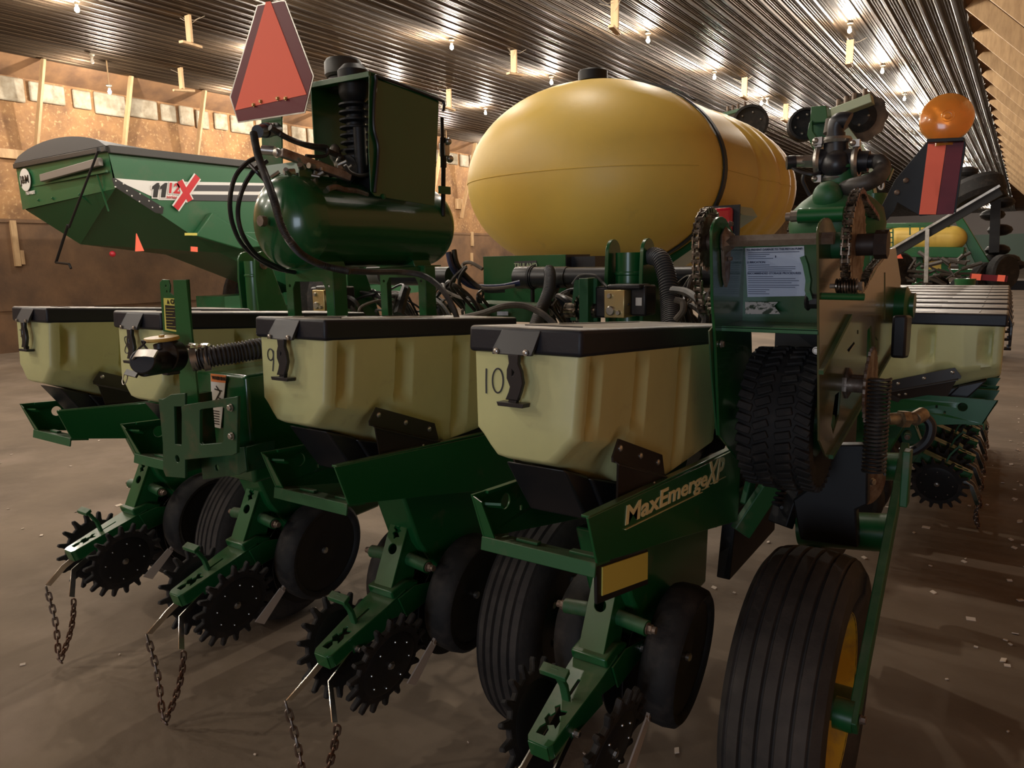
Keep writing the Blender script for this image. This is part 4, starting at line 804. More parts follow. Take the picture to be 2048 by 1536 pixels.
g=MB(); c=qv(250,757,1.06); g.tube([c+V((.011*math.cos(a),.006*math.sin(a),.016*math.sin(a))) for a in [2*PI*k/16 for k in range(16)]],.0016,5,closed=True); g.build('pull_ring',GALV,val)
g=MB(); g.tube(spline([qv(u,v,1.12) for u,v in [(270,718),(276,700),(286,690),(290,684),(284,682),(288,690),(296,700)]],5),.003,6); g.build('tether',BLK,val)
co_=hose('corrugated_hose','grey-black corrugated suction hose from the black valve to behind hopper 9',[P3(u,v,'Y',y) for u,v,y in [(384,722,1.215),(430,712,1.26),(470,706,1.31),(520,697,1.38),(575,690,1.5),(600,688,1.62)]],.031,COR,corr=True)
for k,(u,y) in enumerate([(388,1.22),(412,1.245)]):
    c=P3(u,718,'Y',y); h=thing('hose_clamp','steel clamp on the corrugated hose, '+['next to the green post','second from the green post with a screw on top'][k],'hose clamp',loc=c)
    g=MB(); d=(P3(470,706,'Y',1.31)-P3(384,722,'Y',1.215)).normalized(); g.lathe([(.031,-.009),(.0345,-.009),(.0345,.009),(.031,.009),(.031,-.009)],(0,0,0),d,28); g.build('band',GALV,h)
    g=MB(); g.box((0,0,.037),(.022,.03,.008)); g.cyl((-.015,0,.041),(.02,0,.041),.005,seg=8); g.build('clamp_screw',CHR,h)
# ---------------------------------------------------------------- drive tower
to=V((-.54,2.1,1.2)); tw=thing('drive_tower','green chain-drive housing with white-blue instruction sheet, right of hopper 10','drive housing',loc=to)
XR,XLf=-.415,-.665
def ly(pts,x): return [(P3(u,v,'X',x).y-to.y,P3(u,v,'X',x).z-to.z) for u,v in pts]
def arc(u0,v0,r,a0,a1,n=7): return [(u0+r*math.cos(R(a0+(a1-a0)*k/(n-1))),v0-r*math.sin(R(a0+(a1-a0)*k/(n-1)))*1.9) for k in range(n)]
g=MB(); out=ly([(1637,880),(1636,560),(1635,470)],XR)+ly(arc(1652,468,17,175,60),XR)+ly([(1672,470),(1685,560),(1700,590),(1740,560),(1772,500),(1790,496),(1800,560),(1796,640),(1786,700),(1720,810),(1672,905),(1658,917),(1650,912)],XR)
holes=[ly(h,XR) for h in ([(1692,700),(1706,683),(1708,688),(1696,705)],[(1766,545),(1769,545),(1769,640),(1766,640)],[(1733,660),(1741,650),(1745,700),(1738,742),(1731,720)],[(1668,790),(1680,780),(1676,830),(1664,868),(1660,850)],[(1676,655),(1679,655),(1679,662),(1676,662)],[(1712,660),(1715,660),(1715,668),(1712,668)],[(1749,672),(1754,680),(1754,700),(1750,700)],[(1686,765),(1696,758),(1697,775),(1688,782)])]
PLT=mat('polished_dusty_green_panel',(.035,.060,.020),.22,coat=.4,grime=((.14,.10,.05),1.6,.40,.75))
g.plate([out]+holes,.006,YZ(XR-to.x),.001); g.build('side_panel',PLT,tw)
g=MB()
for a_,c_ in (((1662,914),(1790,692)),((1642,745),(1700,632))): g.bar(rel(P3(*a_,'X',XR+.008),to),rel(P3(*c_,'X',XR+.008),to),.012,.012,(1,0,0))
g.build('panel_flange',GREEN2,tw)
g=MB(); out=ly([(1437,870),(1430,690),(1424,600),(1422,480)],XLf)+ly(arc(1440,468,18,170,40),XLf)+ly([(1470,480),(1490,500),(1500,655),(1506,870),(1490,915),(1478,922)],XLf)
g.plate([out],.008,YZ(XLf-to.x),.001); g.build('side_panel',GREENT,tw)
g=MB(); g.ext([rel(P3(u,v,'X',XLf-.01),to) for u,v in [(1416,662),(1426,650),(1434,690),(1438,860),(1432,870),(1422,760)]],(.004,0,0)); g.build('side_flange',GREEN2,tw)
g=MB(); p=P3(1490,495,'Y',2.15); z0=P3(1540,657,'Y',1.965).z-to.z; g.span((XLf-to.x,.05,z0),(XR-to.x,.056,P3(1500,480,'Y',2.15).z-to.z)); g.build('back_panel',GREENT,tw)
g=MB(); zs=P3(1540,657,'Y',1.965).z-to.z; g.span((XLf-to.x,-.13,zs-.004),(XR-to.x,.10,zs+.002)); g.span((XLf-to.x,-.13,zs-.012),(XR-to.x,-.125,zs)); g.build('shelf',GREEN,tw,bevel=.001); g=MB(); g.span((XLf-to.x,.42,-.16),(XR-to.x,.43,zs)); g.span((XLf-to.x,.0,zs-.016),(XR-to.x,.42,zs-.012)); g.build('inner_guard',BLKM,tw)
sx0,sx1=-.652,-.487; g=MB(); q=[P3(u,v,'Y',2.148) for u,v in [(1490,496),(1608,492),(1612,592),(1495,594)]]; g.ext([rel(p,to) for p in q],(0,.002,0)); sht=g.build('instruction_sheet',SHEET,tw,smooth=False)
g=MB()
def tl(t,u,v,s_): 
    p=rel(P3(u,v,'Y',2.1468),to); g.text(t,s_,frame(p,(1,0,0),(0,0,1)),.0003,'LEFT',.0003)
tl('TO PREVENT DAMAGE TO THE PISTON PUMP:',1493,500,.0074); tl('LUBRICATION:',1494,525,.0078); tl('RECOMMENDED STORAGE PROCEDURES:',1495,547,.0078)
for v,ws in ((506,.14),(510,.06),(514,.05),(518,.07),(531,.06),(535,.13),(539,.13),(543,.12),(554,.07),(558,.13),(562,.14),(566,.12),(571,.14),(575,.13),(580,.06),(584,.05),(588,.06)):
    p=rel(P3(1496,v,'Y',2.1468),to); g.span(p,p+V((ws,.0004,.0016)))
p=rel(P3(1550,514,'Y',2.1468),to); g.span(p+V((0,0,-.002)),p+V((.003,.0004,.004))); g.build('sheet_text',mat('faded_blue_print',(.05,.06,.12),.6),sht,smooth=False)
g=MB(); g.ext([rel(p,to) for p in [P3(1490,604,'Y',2.13),P3(1556,604,'Y',2.13),P3(1548,612,'Y',2.12),P3(1560,628,'Y',2.10),P3(1491,628,'Y',2.10)]],(0,.002,0)); g.build('foil_decal',SILV,tw,smooth=False)
g=MB(); hx=P3(1450,482,'X',XLf); hz=P3(1540,480,'Y',1.94).z; g.lathe([(0,0),(.0165,0),(.0165,.31),(0,.31)],rel(V((XLf-.03,1.955,hz)),to),(1,0,.0),6); g.build('hex_shaft',mat('worn_bare_shaft',(.42,.36,.31),.38,metal=.8,col2=(.22,.15,.11),nscale=14),tw,smooth=False)
g=MB(); c=rel(V((XLf+.006,1.965,hz)),to); g.lathe([(0,0),(.035,0),(.040,.006),(.03,.012),(.022,.024),(0,.024)],c,(1,0,0),7); g.ext([c+V((0,-.03,.0)),c+V((0,.035,.0)),c+V((0,.03,-.10)),c+V((0,.01,-.12)),c+V((0,-.01,-.09))],(.008,0,0)); g.bolt(c+V((.01,.01,.045)),(1,0,0),.007,.008); g.bolt(c+V((.01,.012,-.045)),(1,0,0),.006,.008); g.build('shaft_bearing',RUST,tw,bevel=.002)
def rollchain(g,loop,x,wd=.024,pitch=.0185,closed=True):
    P=spline([(x,a,c) for a,c in loop],10,closed); Ls=[0]; Q=P+[P[0]] if closed else P
    for a_,c_ in zip(Q,Q[1:]): Ls.append(Ls[-1]+(c_-a_).length)
    n=int(Ls[-1]/pitch); j=1
    for k in range(n):
        s_=k*Ls[-1]/n
        while Ls[j]<s_: j+=1
        p=Q[j-1].lerp(Q[j],(s_-Ls[j-1])/max(1e-6,Ls[j]-Ls[j-1])); d=(Q[j]-Q[j-1]).normalized()
        g.cyl(p-V((wd/2,0,0)),p+V((wd/2,0,0)),.0068,seg=8)
        nn=V((1,0,0)).cross(d); xo=wd*(.36 if k%2 else .27)
        for sx in(-1,1): g.box((0,0,0),(.0026,.0125,pitch*1.5),Matrix(((1,0,0),nn,d)).transposed().to_4x4() if 0 else (Matrix.Translation(p+d*pitch/2+V((sx*xo,0,0)))@Matrix((V((1,0,0)),nn,d)).transposed().to_4x4()))
def sprocket(g,c,r,n,th=.007,axis=1):
    lp=[]
    for k in range(n): a=2*PI*k/n; lp+=[((r-.010)*math.cos(a),(r-.010)*math.sin(a)),((r-.009)*math.cos(a+2*PI/n*.3),(r-.009)*math.sin(a+2*PI/n*.3)),(r*math.cos(a+2*PI/n*.5),r*math.sin(a+2*PI/n*.5)),((r-.009)*math.cos(a+2*PI/n*.7),(r-.009)*math.sin(a+2*PI/n*.7))]
    g.plate([lp,circ((0,0),.02,6)],th,Matrix.Translation(c)@YZ(0),.0008)
ys,zs2=1.955-to.y,hz-to.z
g=MB(); sprocket(g,V((XLf-.035-to.x,ys,zs2)),.075,22); g.cyl((XLf-.06-to.x,ys,zs2),(XLf-to.x,ys,zs2),.022,seg=16); g.build('sprocket',RUST,tw)
cl=[(ys+.083*math.cos(a),zs2+.083*math.sin(a)) for a in [R(q) for q in range(-20,201,20)]]+[(ys-.078,zs2-.06),(ys-.062,zs2-.12),(ys-.035,zs2-.168),(ys+.0,zs2-.185),(ys+.04,zs2-.165),(ys+.075,zs2-.09)]
g=MB(); rollchain(g,cl,XLf-.035-to.x); g.build('drive_chain',CHN,tw)
XS=XR+.055
yr,zr=P3(1712,490,'X',XS).y-to.y,P3(1712,490,'X',XS).z-to.z
yr-=.0
g=MB(); sprocket(g,V((XS-to.x,yr,zr)),.125,34); g.build('sprocket',RUST,tw)
g=MB(); g.cyl((XR-to.x,yr,zr),(XS+.05-to.x,yr,zr),.028,seg=18); g.cyl((XS+.045-to.x,yr,zr),(XS+.075-to.x,yr,zr),.036,seg=8); g.build('hub',mat('brown_black_cast_iron',(.05,.035,.028),.5,metal=.4),tw)
g=MB(); g.cyl((XR-.03-to.x,yr-.02,zr),(XR+.04-to.x,yr,zr),.034,seg=18); g.build('collar',GREEN2,tw)
q1=ly([(1760,470)],XS)[0]
cl=[(yr+.133*math.cos(a),zr+.133*math.sin(a)) for a in [R(q) for q in range(60,251,19)]]+[(yr+.02,zr-.125),(yr+.12,zr-.11),(yr+.22,zr-.07),(yr+.42,zr-.03),(yr+.44,zr+.0),(yr+.40,zr+.03),(yr+.25,zr+.08)]
g=MB(); rollchain(g,cl,XS-to.x); g.build('drive_chain',CHN,tw)
ylo,zlo=ly([(1733,772)],XR+.06)[0]; g=MB(); sprocket(g,V((XR+.07-to.x,ylo,zlo)),.115,30,.008); g.cyl((XR-to.x,ylo,zlo),(XR+.075-to.x,ylo,zlo),.022,seg=16); g.build('sprocket',RUST,tw)
yb2,zb2=ly([(1692,765)],XR)[0]; g=MB(); g.cyl((XR-.01-to.x,yb2,zb2),(XR+.05-to.x,yb2,zb2),.026,seg=16); g.lathe([(0,0),(.048,0),(.048,.006),(.03,.014),(0,.014)],(XR+.003-to.x,yb2,zb2),(1,0,0),7); g.build('axle_bearing',RUST,tw)
def coil(g,p0,p1,r,wr,turns):
    p0,p1=V(p0),V(p1); M=frz(p0,p1-p0); L_=(p1-p0).length; g.tube([M@V((r*math.cos(a*.5236),r*math.sin(a*.5236),L_*a/(12*turns))) for a in range(12*turns+1)],wr,6)
g=MB(); coil(g,rel(P3(1672,572,'Y',2.0),to),rel(P3(1700,572,'Y',2.0),to)+V((.02,0,0)),.016,.003,8); g.build('latch_spring',CHN,tw)
g=MB(); a_=rel(P3(1640,592,'Y',1.98),to); c_=rel(P3(1728,594,'Y',2.02),to); g.cyl(a_,c_,.009,seg=12); g.build('latch_rod',GREEN,tw)
g=MB(); a_=rel(P3(1660,572,'Y',2.0),to); c_=rel(P3(1715,572,'Y',2.0),to); g.cyl(a_,c_,.006,seg=10); g.bolt(c_,(1,0,0),.012,.012); g.build('latch_bolt',GALV,tw)
yv,zv=ly([(1758,770)],XR+.10)[0]; g=MB(); coil(g,(XR+.10-to.x,yv,zv+.02),(XR+.10-to.x,yv,zv-.26),.030,.004,24); g.build('tension_spring',HOSE,tw)
g=MB(); g.path([rel(P3(u,v,'Y',1.99),to) for u,v in [(1606,513),(1612,530),(1618,560),(1616,580),(1622,600)]],.02,.012,(0,1,0)); g.build('idler_arm',GREEN2,tw)
g=MB(); c=rel(P3(1624,602,'Y',2.0),to); g.lathe([(0,0),(.02,0),(.026,.006),(.02,.012),(.02,.03),(.026,.036),(0,.036)],c-V((.015,0,0)),(1,0,0),9); g.build('idler_roller',BLKM,tw)
g=MB(); g.bolt(rel(P3(1442,688,'X',XLf+.006),to),(1,0,0),.009,.008); g.cut(); g.bolt(rel(P3(1633,701,'Y',2.0),to),(0,-1,0),.008,.008); g.each('bolt',GALV,tw)
g=MB(); a_=rel(P3(1776,600,'X',XR),to); g.lathe([(.0,-.02),(.07,-.02),(.075,.02),(.05,.035),(.05,.05),(0,.05)],(XR+.02-to.x,P3(1790,610,'X',XR).y-to.y,P3(1790,610,'X',XR).z-to.z),(1,0,0),28); g.build('round_cover',GREEN,tw)
g=MB(); c=P3(1787,660,'X',XR+.03); g.ext([rel(c+V((0,a,b_)),to) for a,b_ in [(-.06,.06),(.09,.05),(.09,-.09),(.06,-.11),(-.04,-.10)]],(.05,0,0)); g.build('black_guard',BLK,tw,bevel=.01)
# contact drive tyre
dc=P3(1563,790,'Y',2.17); 
DT=Matrix.Translation((.005,.13,-.155))
g=MB(); r0=.205; hw=.098
g.lathe([(r0*.5,-hw*.8),(r0*.8,-hw*1.02),(r0*.93,-hw*.98),(r0*.97,-hw*.7),(r0*.985,0),(r0*.97,hw*.7),(r0*.93,hw*.98),(r0*.8,hw*1.02),(r0*.5,hw*.8)],(0,0,0),(1,0,0),60,DT); dty=g.build('drive_tyre',RUB,tw)
g=MB()
for k in range(40):
    for j,xx in enumerate((-.078,-.030,.030,.078)):
        a=2*PI*(k+(.5 if j%2 else 0)+(.25 if j>1 else 0))/40; M=Matrix.Rotation(a,4,'X')@Matrix.Translation((xx,0,r0*(.985 if abs(xx)<.05 else .965)))@Matrix.Rotation(R(22 if j%2 else -14)*(1 if j<2 else -1),4,'Z')
        g.box((0,0,0),(.042,.021,.018),DT@M)
g.build('tread_blocks',RUB,dty,bevel=.003)
g=MB(); g.lathe([(0,-.09),(.02,-.09),(.05,-.03),(.105,-.08),(.105,.08),(.05,.03),(.02,.12),(0,.12)],(0,0,0),(1,0,0),30,DT); g.build('rim',GREEN2,dty)
# ---------------------------------------------------------------- piston pump and manifold
pmo=V((-.50,2.42,1.66)); pm=thing('piston_pump','green piston pump body on top of the drive housing','pump',loc=pmo)
D=2.42
def pp(u,v,y=D): return rel(P3(u,v,'Y',y),pmo)
g=MB(); g.lathe([(0,0),(.13,0),(.135,.03),(.125,.075),(.10,.10),(.06,.13),(.045,.15),(.045,.19),(.052,.19),(.052,.20),(0,.20)],pp(1672,470)+V((0,0,0)),(0,0,1),28); g.build('pump_housing',GREEN2,pm,bevel=.002)
g=MB(); g.ball(pp(1655,392,2.33),.042,16,sc=(1,.8,1)); g.span(pp(1625,470,2.36),pp(1660,425,2.36)+V((0,.05,0))); g.bolt(pp(1630,437,2.34),(0,-1,0),.008,.01); g.build('crankcase_boss',GREEN2,pm,bevel=.004)
g=MB(); g.cyl(pp(1597,432,2.28),pp(1688,428,2.28),.021,seg=20); g.build('cross_shaft_housing',GREEN,pm)
g=MB(); g.cyl(pp(1572,434,2.28),pp(1600,432,2.28),.012,seg=12); g.cyl(pp(1582,433,2.28),pp(1600,432,2.28),.016,seg=8); g.build('cross_shaft',RUST,pm)
g=MB(); sprocket(g,pp(1583,468,2.5),.05,14); g.build('sprocket',CHN,pm)
mo=P3(1672,325,'Y',D); mn=thing('pump_manifold','black plastic cross manifold with steel clamps on top of the green pump','manifold',loc=mo)
def mq(u,v,y=D): return rel(P3(u,v,'Y',y),mo)
g=MB(); g.cyl(mq(1672,355),mq(1672,282),.034,seg=22); g.cyl(mq(1640,324),mq(1712,324),.037,seg=22); g.cyl(mq(1712,323),mq(1738,323),.030,seg=20); g.cyl(mq(1672,284),mq(1671,268),.027,seg=20); g.ball(mq(1672,330,D-.02),.043,14)
g.tube(spline([mq(1671,270),mq(1671,255),mq(1676,243),mq(1690,240),mq(1697,242)],5),.024,14); g.cyl(mq(1735,323),mq(1757,322),.020,seg=14); g.build('manifold_body',BLK,mn,ang=45)
def clampring(p,d,r,wd=.016):
    g=MB(); g.lathe([(r-.004,-wd/2),(r+.004,-wd/2),(r+.008,0),(r+.004,wd/2),(r-.004,wd/2)],p,d,26); dd=V(d).normalized(); s_=V((-.8,-.5,0)) if abs(dd.z)>.5 else V((0,-.3,.95)); c=p+s_.normalized()*(r+.012); g.box(c,(.02,.02,.02)); g.ball(c+V((-.008,-.012,0)),.009,8); g.build('band_clamp',GALV,mn)
clampring(mq(1672,281),(0,0,1),.037); clampring(mq(1672,357),(0,0,1),.040); clampring(mq(1638,324),(1,0,0),.041); clampring(mq(1713,324),(1,0,0),.041)
g=MB(); g.cyl(mq(1590,323,2.38),mq(1624,323,2.40),.017,seg=14); g.cyl(mq(1604,323,2.39),mq(1630,323,2.40),.020,seg=6); g.build('pressure_sensor',GALV,mn)
g=MB(); g.cyl(mq(1573,326,2.37),mq(1591,324,2.38),.020,seg=14); g.build('sensor_cap',BLK,mn)
g=MB(); g.tube(spline([mq(1582,334,2.37),mq(1600,344,2.36),mq(1625,349,2.36),mq(1640,345,2.38)],6),.005,6); g.build('sensor_cable',BLK,mn)
hose('hose','dusty black hose curling from the manifold back down to the green pump',[P3(u,v,'Y',y) for u,v,y in [(1755,322,2.42),(1765,335,2.40),(1758,352,2.36),(1735,365,2.33),(1705,372,2.33),(1690,378,2.36)]],.023,HOSE,corr=False,seg=14)
hose('cable','thin cable dropping from the manifold behind the yellow tank edge',[P3(u,v,'Y',y) for u,v,y in [(1608,348,2.5),(1606,362,2.5),(1614,380,2.5),(1622,400,2.5),(1610,425,2.5)]],.006,BLK)
g=MB(); g.cyl(P3(1660,268,'Y',2.46)-V((0,0,0)),P3(1665,240,'Y',2.47),.02,seg=12); tag(g.build('hose',HOSET,None),'muddy hose stub rising beside the manifold elbow','hose')
# warning paddle with amber lamp
wo=P3(1850,430,'Y',2.8); wp=thing('warning_paddle','black angled plate with orange and maroon reflector stripes, right of the pump','warning marker',loc=wo)
def wq(pts,y=2.8): return [rel(P3(u,v,'Y',y),wo) for u,v in pts]
g=MB(); g.ext(wq([(1856,280),(1930,277),(1932,290),(1912,425),(1840,432),(1795,405),(1790,420),(1766,450),(1750,438),(1790,360),(1850,288)]),(0,.006,0)); g.ext(wq([(1856,280),(1930,277),(1928,284),(1856,287)],2.79),(0,-.03,0)); g.build('plate',BLKM,wp,bevel=.001)
g=MB(); g.ext(wq([(1856,288),(1893,286),(1872,429),(1838,429)],2.797),(0,.002,0)); g.build('orange_stripe',ORG,wp,bevel=.0005)
g=MB(); g.ext(wq([(1894,286),(1928,284),(1907,428),(1873,429)],2.797),(0,.002,0)); g.build('maroon_stripe',MAR,wp,bevel=.0005)
g=MB()
for u,v in [(1812,361),(1794,385)]: g.ball(wq([(u,v)],2.797)[0],.009,10,sc=(1,.5,1)).cut()
g.each('rivet',RUST,wp)
ln=P3(1893,237,'Y',2.82); lm=thing('amber_lamp','round amber warning lamp on top of the black striped plate','lamp',loc=ln)
g=MB(); d=V((.18,-.95,.12))
pr=[(0,-.034),(.008,-.034),(.012,-.031)]+[(.012+.062*t,-.031+.020*t*t) for t in (.2,.4,.6,.8,1)]+[(.077,-.006),(.077,.006),(.06,.018),(.03,.024),(0,.024)]
g.lathe([(r_,-h_) for r_,h_ in pr],(0,0,0),d,44); g.build('lens',AMB,lm,ang=25)
g=MB()
for r_ in(.018,): g.lathe([(r_-.001,0),(r_,.0012),(r_+.001,0)],d.normalized()*(.031-.020*((r_-.012)/.062)**2),d,44)
g.build('lens_ring',AMB,lm)
g=MB(); g.lathe([(0,-.085),(.042,-.085),(.040,-.072),(.028,-.066),(.026,-.05),(0,-.05)],(.0,.01,0),(0,0,1),24); g.build('lamp_base',AMB,lm)
# red tail lamp
rl=P3(1440,445,'Y',2.9); rlm=thing('tail_lamp','square red tail lamp in front of the yellow tank, behind the drive chain','lamp',loc=rl)
g=MB(); g.span((-.055,-.02,-.08),(.05,.015,.055)); g.build('lens',REDL,rlm,bevel=.012,seg=3)
g=MB(); g.span((-.072,.015,-.16),(.072,.022,.065)); g.build('lamp_plate',BLKM,rlm)
# ---------------------------------------------------------------- toolbar pieces
fr=thing('toolbar_frame','dark green toolbar and frame beams behind the row of four hoppers','frame',loc=(-2,2.9,.9)); fo=fr.location
g=MB(); g.span((-2.6,-.1,-.09),(1.45,.08,.09)); g.build('main_beam',GREEN2,fr,bevel=.008)
g=MB(); g.span((-2.6,.55,-.05),(1.35,.70,.10)); g.build('front_beam',GREEN2,fr,bevel=.008)
g=MB(); g.ext([(1.15,-.35,-.55),(1.15,.25,-.55),(1.15,.25,.12),(1.15,-.2,.12)],(.05,0,0)); g.ext([(1.45,-.35,-.55),(1.45,.25,-.55),(1.45,.25,.12),(1.45,-.2,.12)],(.05,0,0)); g.build('wheel_bracket',BLKM,fr,bevel=.004)
g=MB(); g.cyl(rel(P3(1600,1055,'Y',2.55),fo),rel(P3(1778,1066,'Y',2.55),fo),.062,seg=28); g.build('pivot_tube',GREEN,fr)
g=MB(); g.cyl(rel(P3(1690,930,'Y',3.0),fo),rel(P3(1808,934,'Y',3.0),fo),.052,seg=28); g.build('pivot_tube',GREEN,fr)
g=MB(); g.ext([rel(P3(u,v,'Y',2.45),fo) for u,v in [(1655,890),(1735,890),(1735,1010),(1712,1020),(1716,1096),(1600,1080),(1585,1000),(1640,960)]],(0,.05,0)); g.ext([rel(P3(u,v,'Y',2.75),fo) for u,v in [(1540,930),(1660,900),(1650,1060),(1600,1080),(1575,1010)]],(0,.06,0)); g.cut(); g.ext([(1.0,-.6,-.3),(1.0,.0,.0),(1.0,.1,-.1),(1.0,-.45,-.45)],(.05,0,0)); g.each('lower_beam',BLKM,fr,bevel=.006)
for x0,x1,z0,z1,y in ((.55,.85,.0,.28,-.02),(.95,1.0,0,.3,.0)):
    pass
g=MB(); c=[rel(P3(u,v,'Y',2.75),fo) for u,v in [(930,605),(1065,612),(1065,645),(930,640)]]; g.ext(c,(0,.2,0)); g.build('mount_plate',GREEN2,fr,bevel=.004)
g=MB(); c=[rel(P3(u,v,'Y',2.74),fo) for u,v in [(994,623),(1016,623),(1016,631),(994,631)]]; g.ext(c,(0,.002,0)); g.build('small_decal',SHEET,fr,smooth=False)
# long green arm beside the big wheel, hub
ga=thing('wheel_arm','long pale green flat bar slanting down to the hub of the big right-hand tyre','wheel arm',loc=(-.265,2.3,.6)); gao=ga.location
g=MB(); pts=[P3(1811,897,'X',-.27),P3(1795,960,'X',-.27),P3(1700,1450,'X',-.27)]
A0,A1=rel(P3(1811,897,'X',-.265),gao),rel(P3(1704,1458,'X',-.265),gao); g.path([A0,A1],.024,.060,(1,0,0)); g.build('bar',GREEN2,ga,bevel=.003)
g=MB(); g.bolt(A1+V((.014,.02,.02)),(1,0,0),.010,.012); g.build('bolt',RUST,ga)
g=MB(); g.cyl((-.045,A1.y+.02,A1.z+.02),(.0,A1.y+.02,A1.z+.02),.04,seg=22); g.build('axle_sleeve',GREEN,ga)
g=MB(); B0,B1=rel(P3(1816,900,'X',-.22),gao),rel(P3(1808,1010,'X',-.22),gao); g.path([B0,B1],.02,.05,(1,0,0)); g.build('link_bar',GREEN2,ga,bevel=.003)
hf=thing('hydraulic_fitting','tan brass hydraulic fitting below the drive housing, left of the right-hand row units','hydraulic fitting',loc=P3(1805,838,'Y',2.9)); hfo=hf.location
g=MB(); g.cyl(rel(P3(1775,838,'Y',2.85),hfo),rel(P3(1830,836,'Y',2.9),hfo),.022,seg=12); g.cyl(rel(P3(1800,838,'Y',2.86),hfo),rel(P3(1815,838,'Y',2.88),hfo),.032,seg=6); g.cyl(rel(P3(1828,838,'Y',2.9),hfo),rel(P3(1846,828,'Y',2.95),hfo),.026,seg=12); g.build('fitting',mat('tan_brass_fitting',(.42,.33,.20),.4,metal=.6,col2=(.16,.11,.07),nscale=20),hf,bevel=.002)
g=MB(); g.tube(spline([rel(P3(u,v,'Y',2.95),hfo) for u,v in [(1846,830),(1862,850),(1855,880),(1830,900),(1800,905)]],6),.018,10); g.build('hose_end',BLK,hf)
cdk=thing('coulter_disc','worn grey coulter disc below the drive housing, beside the green pivot tube','coulter disc',loc=P3(1738,962,'Y',2.75)); 
g=MB(); g.lathe([(0,.01),(.035,.01),(.04,.003),(.085,.002),(.085,-.002),(0,-.004)],(0,0,0),(.9,-.5,0),36); g.build('disc',RUST,cdk)
g=MB(); g.bolt((.009,-.005,.0),(.9,-.5,0),.012,.010); g.build('bolt',GALV,cdk)
# ---------------------------------------------------------------- black pipe, green box, lift cylinders, motors
bpp=thing('air_manifold_pipe','long black plastic manifold pipe across the frame below the yellow tank','pipe',loc=P3(1035,555,'Y',3.0)); qo=bpp.location
g=MB(); g.lathe([(0,0),(.052,0),(.054,.01),(.054,.10),(.050,.10),(.050,.28),(.046,.28),(.046,1.06),(.050,1.06),(.050,1.2),(0,1.2)],(0,0,0),(1,0,-.0),30); g.build('pipe',BLK,bpp,ang=30)
g=MB(); g.lathe([(.05,0),(.058,.0),(.058,.012),(.05,.012)],(.08,0,0),(1,0,0),26); g.span((.08,-.01,-.12),(.09,.01,-.04)); g.build('pipe_clamp',BLKM,bpp)
bp2=thing('air_manifold_pipe','black manifold pipe behind the far end of the air tank','pipe',loc=P3(800,553,'Y',3.0)); 
g=MB(); g.lathe([(0,0),(.045,0),(.048,.03),(.048,.5),(0,.5)],(-.15,0,0),(1,0,0),24); g.build('pipe',BLK,bp2)
g=MB(); g.lathe([(0,0),(.05,0),(.05,.10),(0,.10)],(-.20,-.02,.01),(1,0,0),20); g.build('end_cap',mat('grey_plastic_cap',(.16,.16,.16),.5),bp2)
gx=thing('green_electric_box','bright green box with small decal lettering below the left side of the yellow tank','box',loc=P3(965,590,'Y',3.15)); xo=gx.location
a_=rel(P3(966,513,'Y',3.15),xo); c_=rel(P3(1133,590,'Y',3.15),xo)
g=MB(); g.span((a_.x,0,c_.z-.08),(c_.x,.004,a_.z)); g.span((a_.x,0,c_.z-.08),(a_.x+.004,.22,a_.z)); g.span((a_.x,0,a_.z-.003),(c_.x-.12,.22,a_.z)); g.build('box_shell',GREEN,gx,bevel=.002)
g=MB(); g.ext([(c_.x,0,a_.z),(c_.x,.24,a_.z),(c_.x,.24,c_.z-.05),(c_.x,0,c_.z-.08)],(-.004,0,0)); g.span((c_.x-.06,.05,c_.z),(c_.x+.13,.22,a_.z-.01)); g.build('box_interior',BLK,gx)
g=MB(); q=[rel(P3(u,v,'Y',3.147),xo) for u,v in [(1029,523),(1073,521),(1073,556),(1029,556)]]; g.ext(q,(0,.002,0)); gd=g.build('decal',GRYD,gx,smooth=False)
g=MB(); pc=rel(P3(1051,531,'Y',3.144),xo); g.text('TRULAND',.030,frame(pc,(1,0,0),(0,0,1)),.0005,'CENTER',.001); g.build('decal_lettering',mat('pale_green_print',(.35,.42,.25),.5),gd,smooth=False)
g=MB(); g.tube(spline([(c_.x+.03,.10,a_.z-.10),(c_.x+.05,.08,a_.z-.04),(c_.x+.09,.08,a_.z-.04),(c_.x+.11,.1,a_.z-.11)],6),.012,8); g.build('grommet_hose',HOSET,gx)
def liftcyl(name,label,uc,vt,y,wd,h,x2=None):
    c=P3(uc,vt,'Y',y); h_=thing('lift_cylinder_mount',label,'lift cylinder',loc=c)
    g=MB(); g.cyl((0,0,-h),(0,0,0),wd,seg=28); g.lathe([(wd,-.09),(wd+.004,-.086),(wd+.004,-.078),(wd,-.074)],(0,0,0),(0,0,1),28); g.build('barrel',GREEN,h_)
    for sx in(-1,1):
        g=MB(); o=[(-.05,-h),(-.06,-.10)]+circ((0,0),.052,12,R(180),R(0),True)+[(.06,-.05),(.16,-h)]; o=[(a,b_) for a,b_ in o]
        g.plate([o],.016,Matrix.Translation((sx*(wd+.018),0,.0))@YZ(0),.002); lg=g.build('lug_plate',GREEN,h_)
        g=MB(); g.lathe([(0,0),(.028,0),(.028,.008),(.012,.010),(.012,.018),(0,.018)],(sx*(wd+.026),0,-.02),(sx,0,0),18); g.build('pin',RUST,lg)
    return h_
liftcyl('x','green lift cylinder mount with two round lugs in front of the yellow tank',1260,505,2.75,.057,.30)
liftcyl('x','green lift cylinder mount behind the left dome of the air tank',508,522,2.75,.057,.32)
liftcyl('x','green lift cylinder mount glimpsed under the middle of the air tank',690,520,2.75,.05,.30)
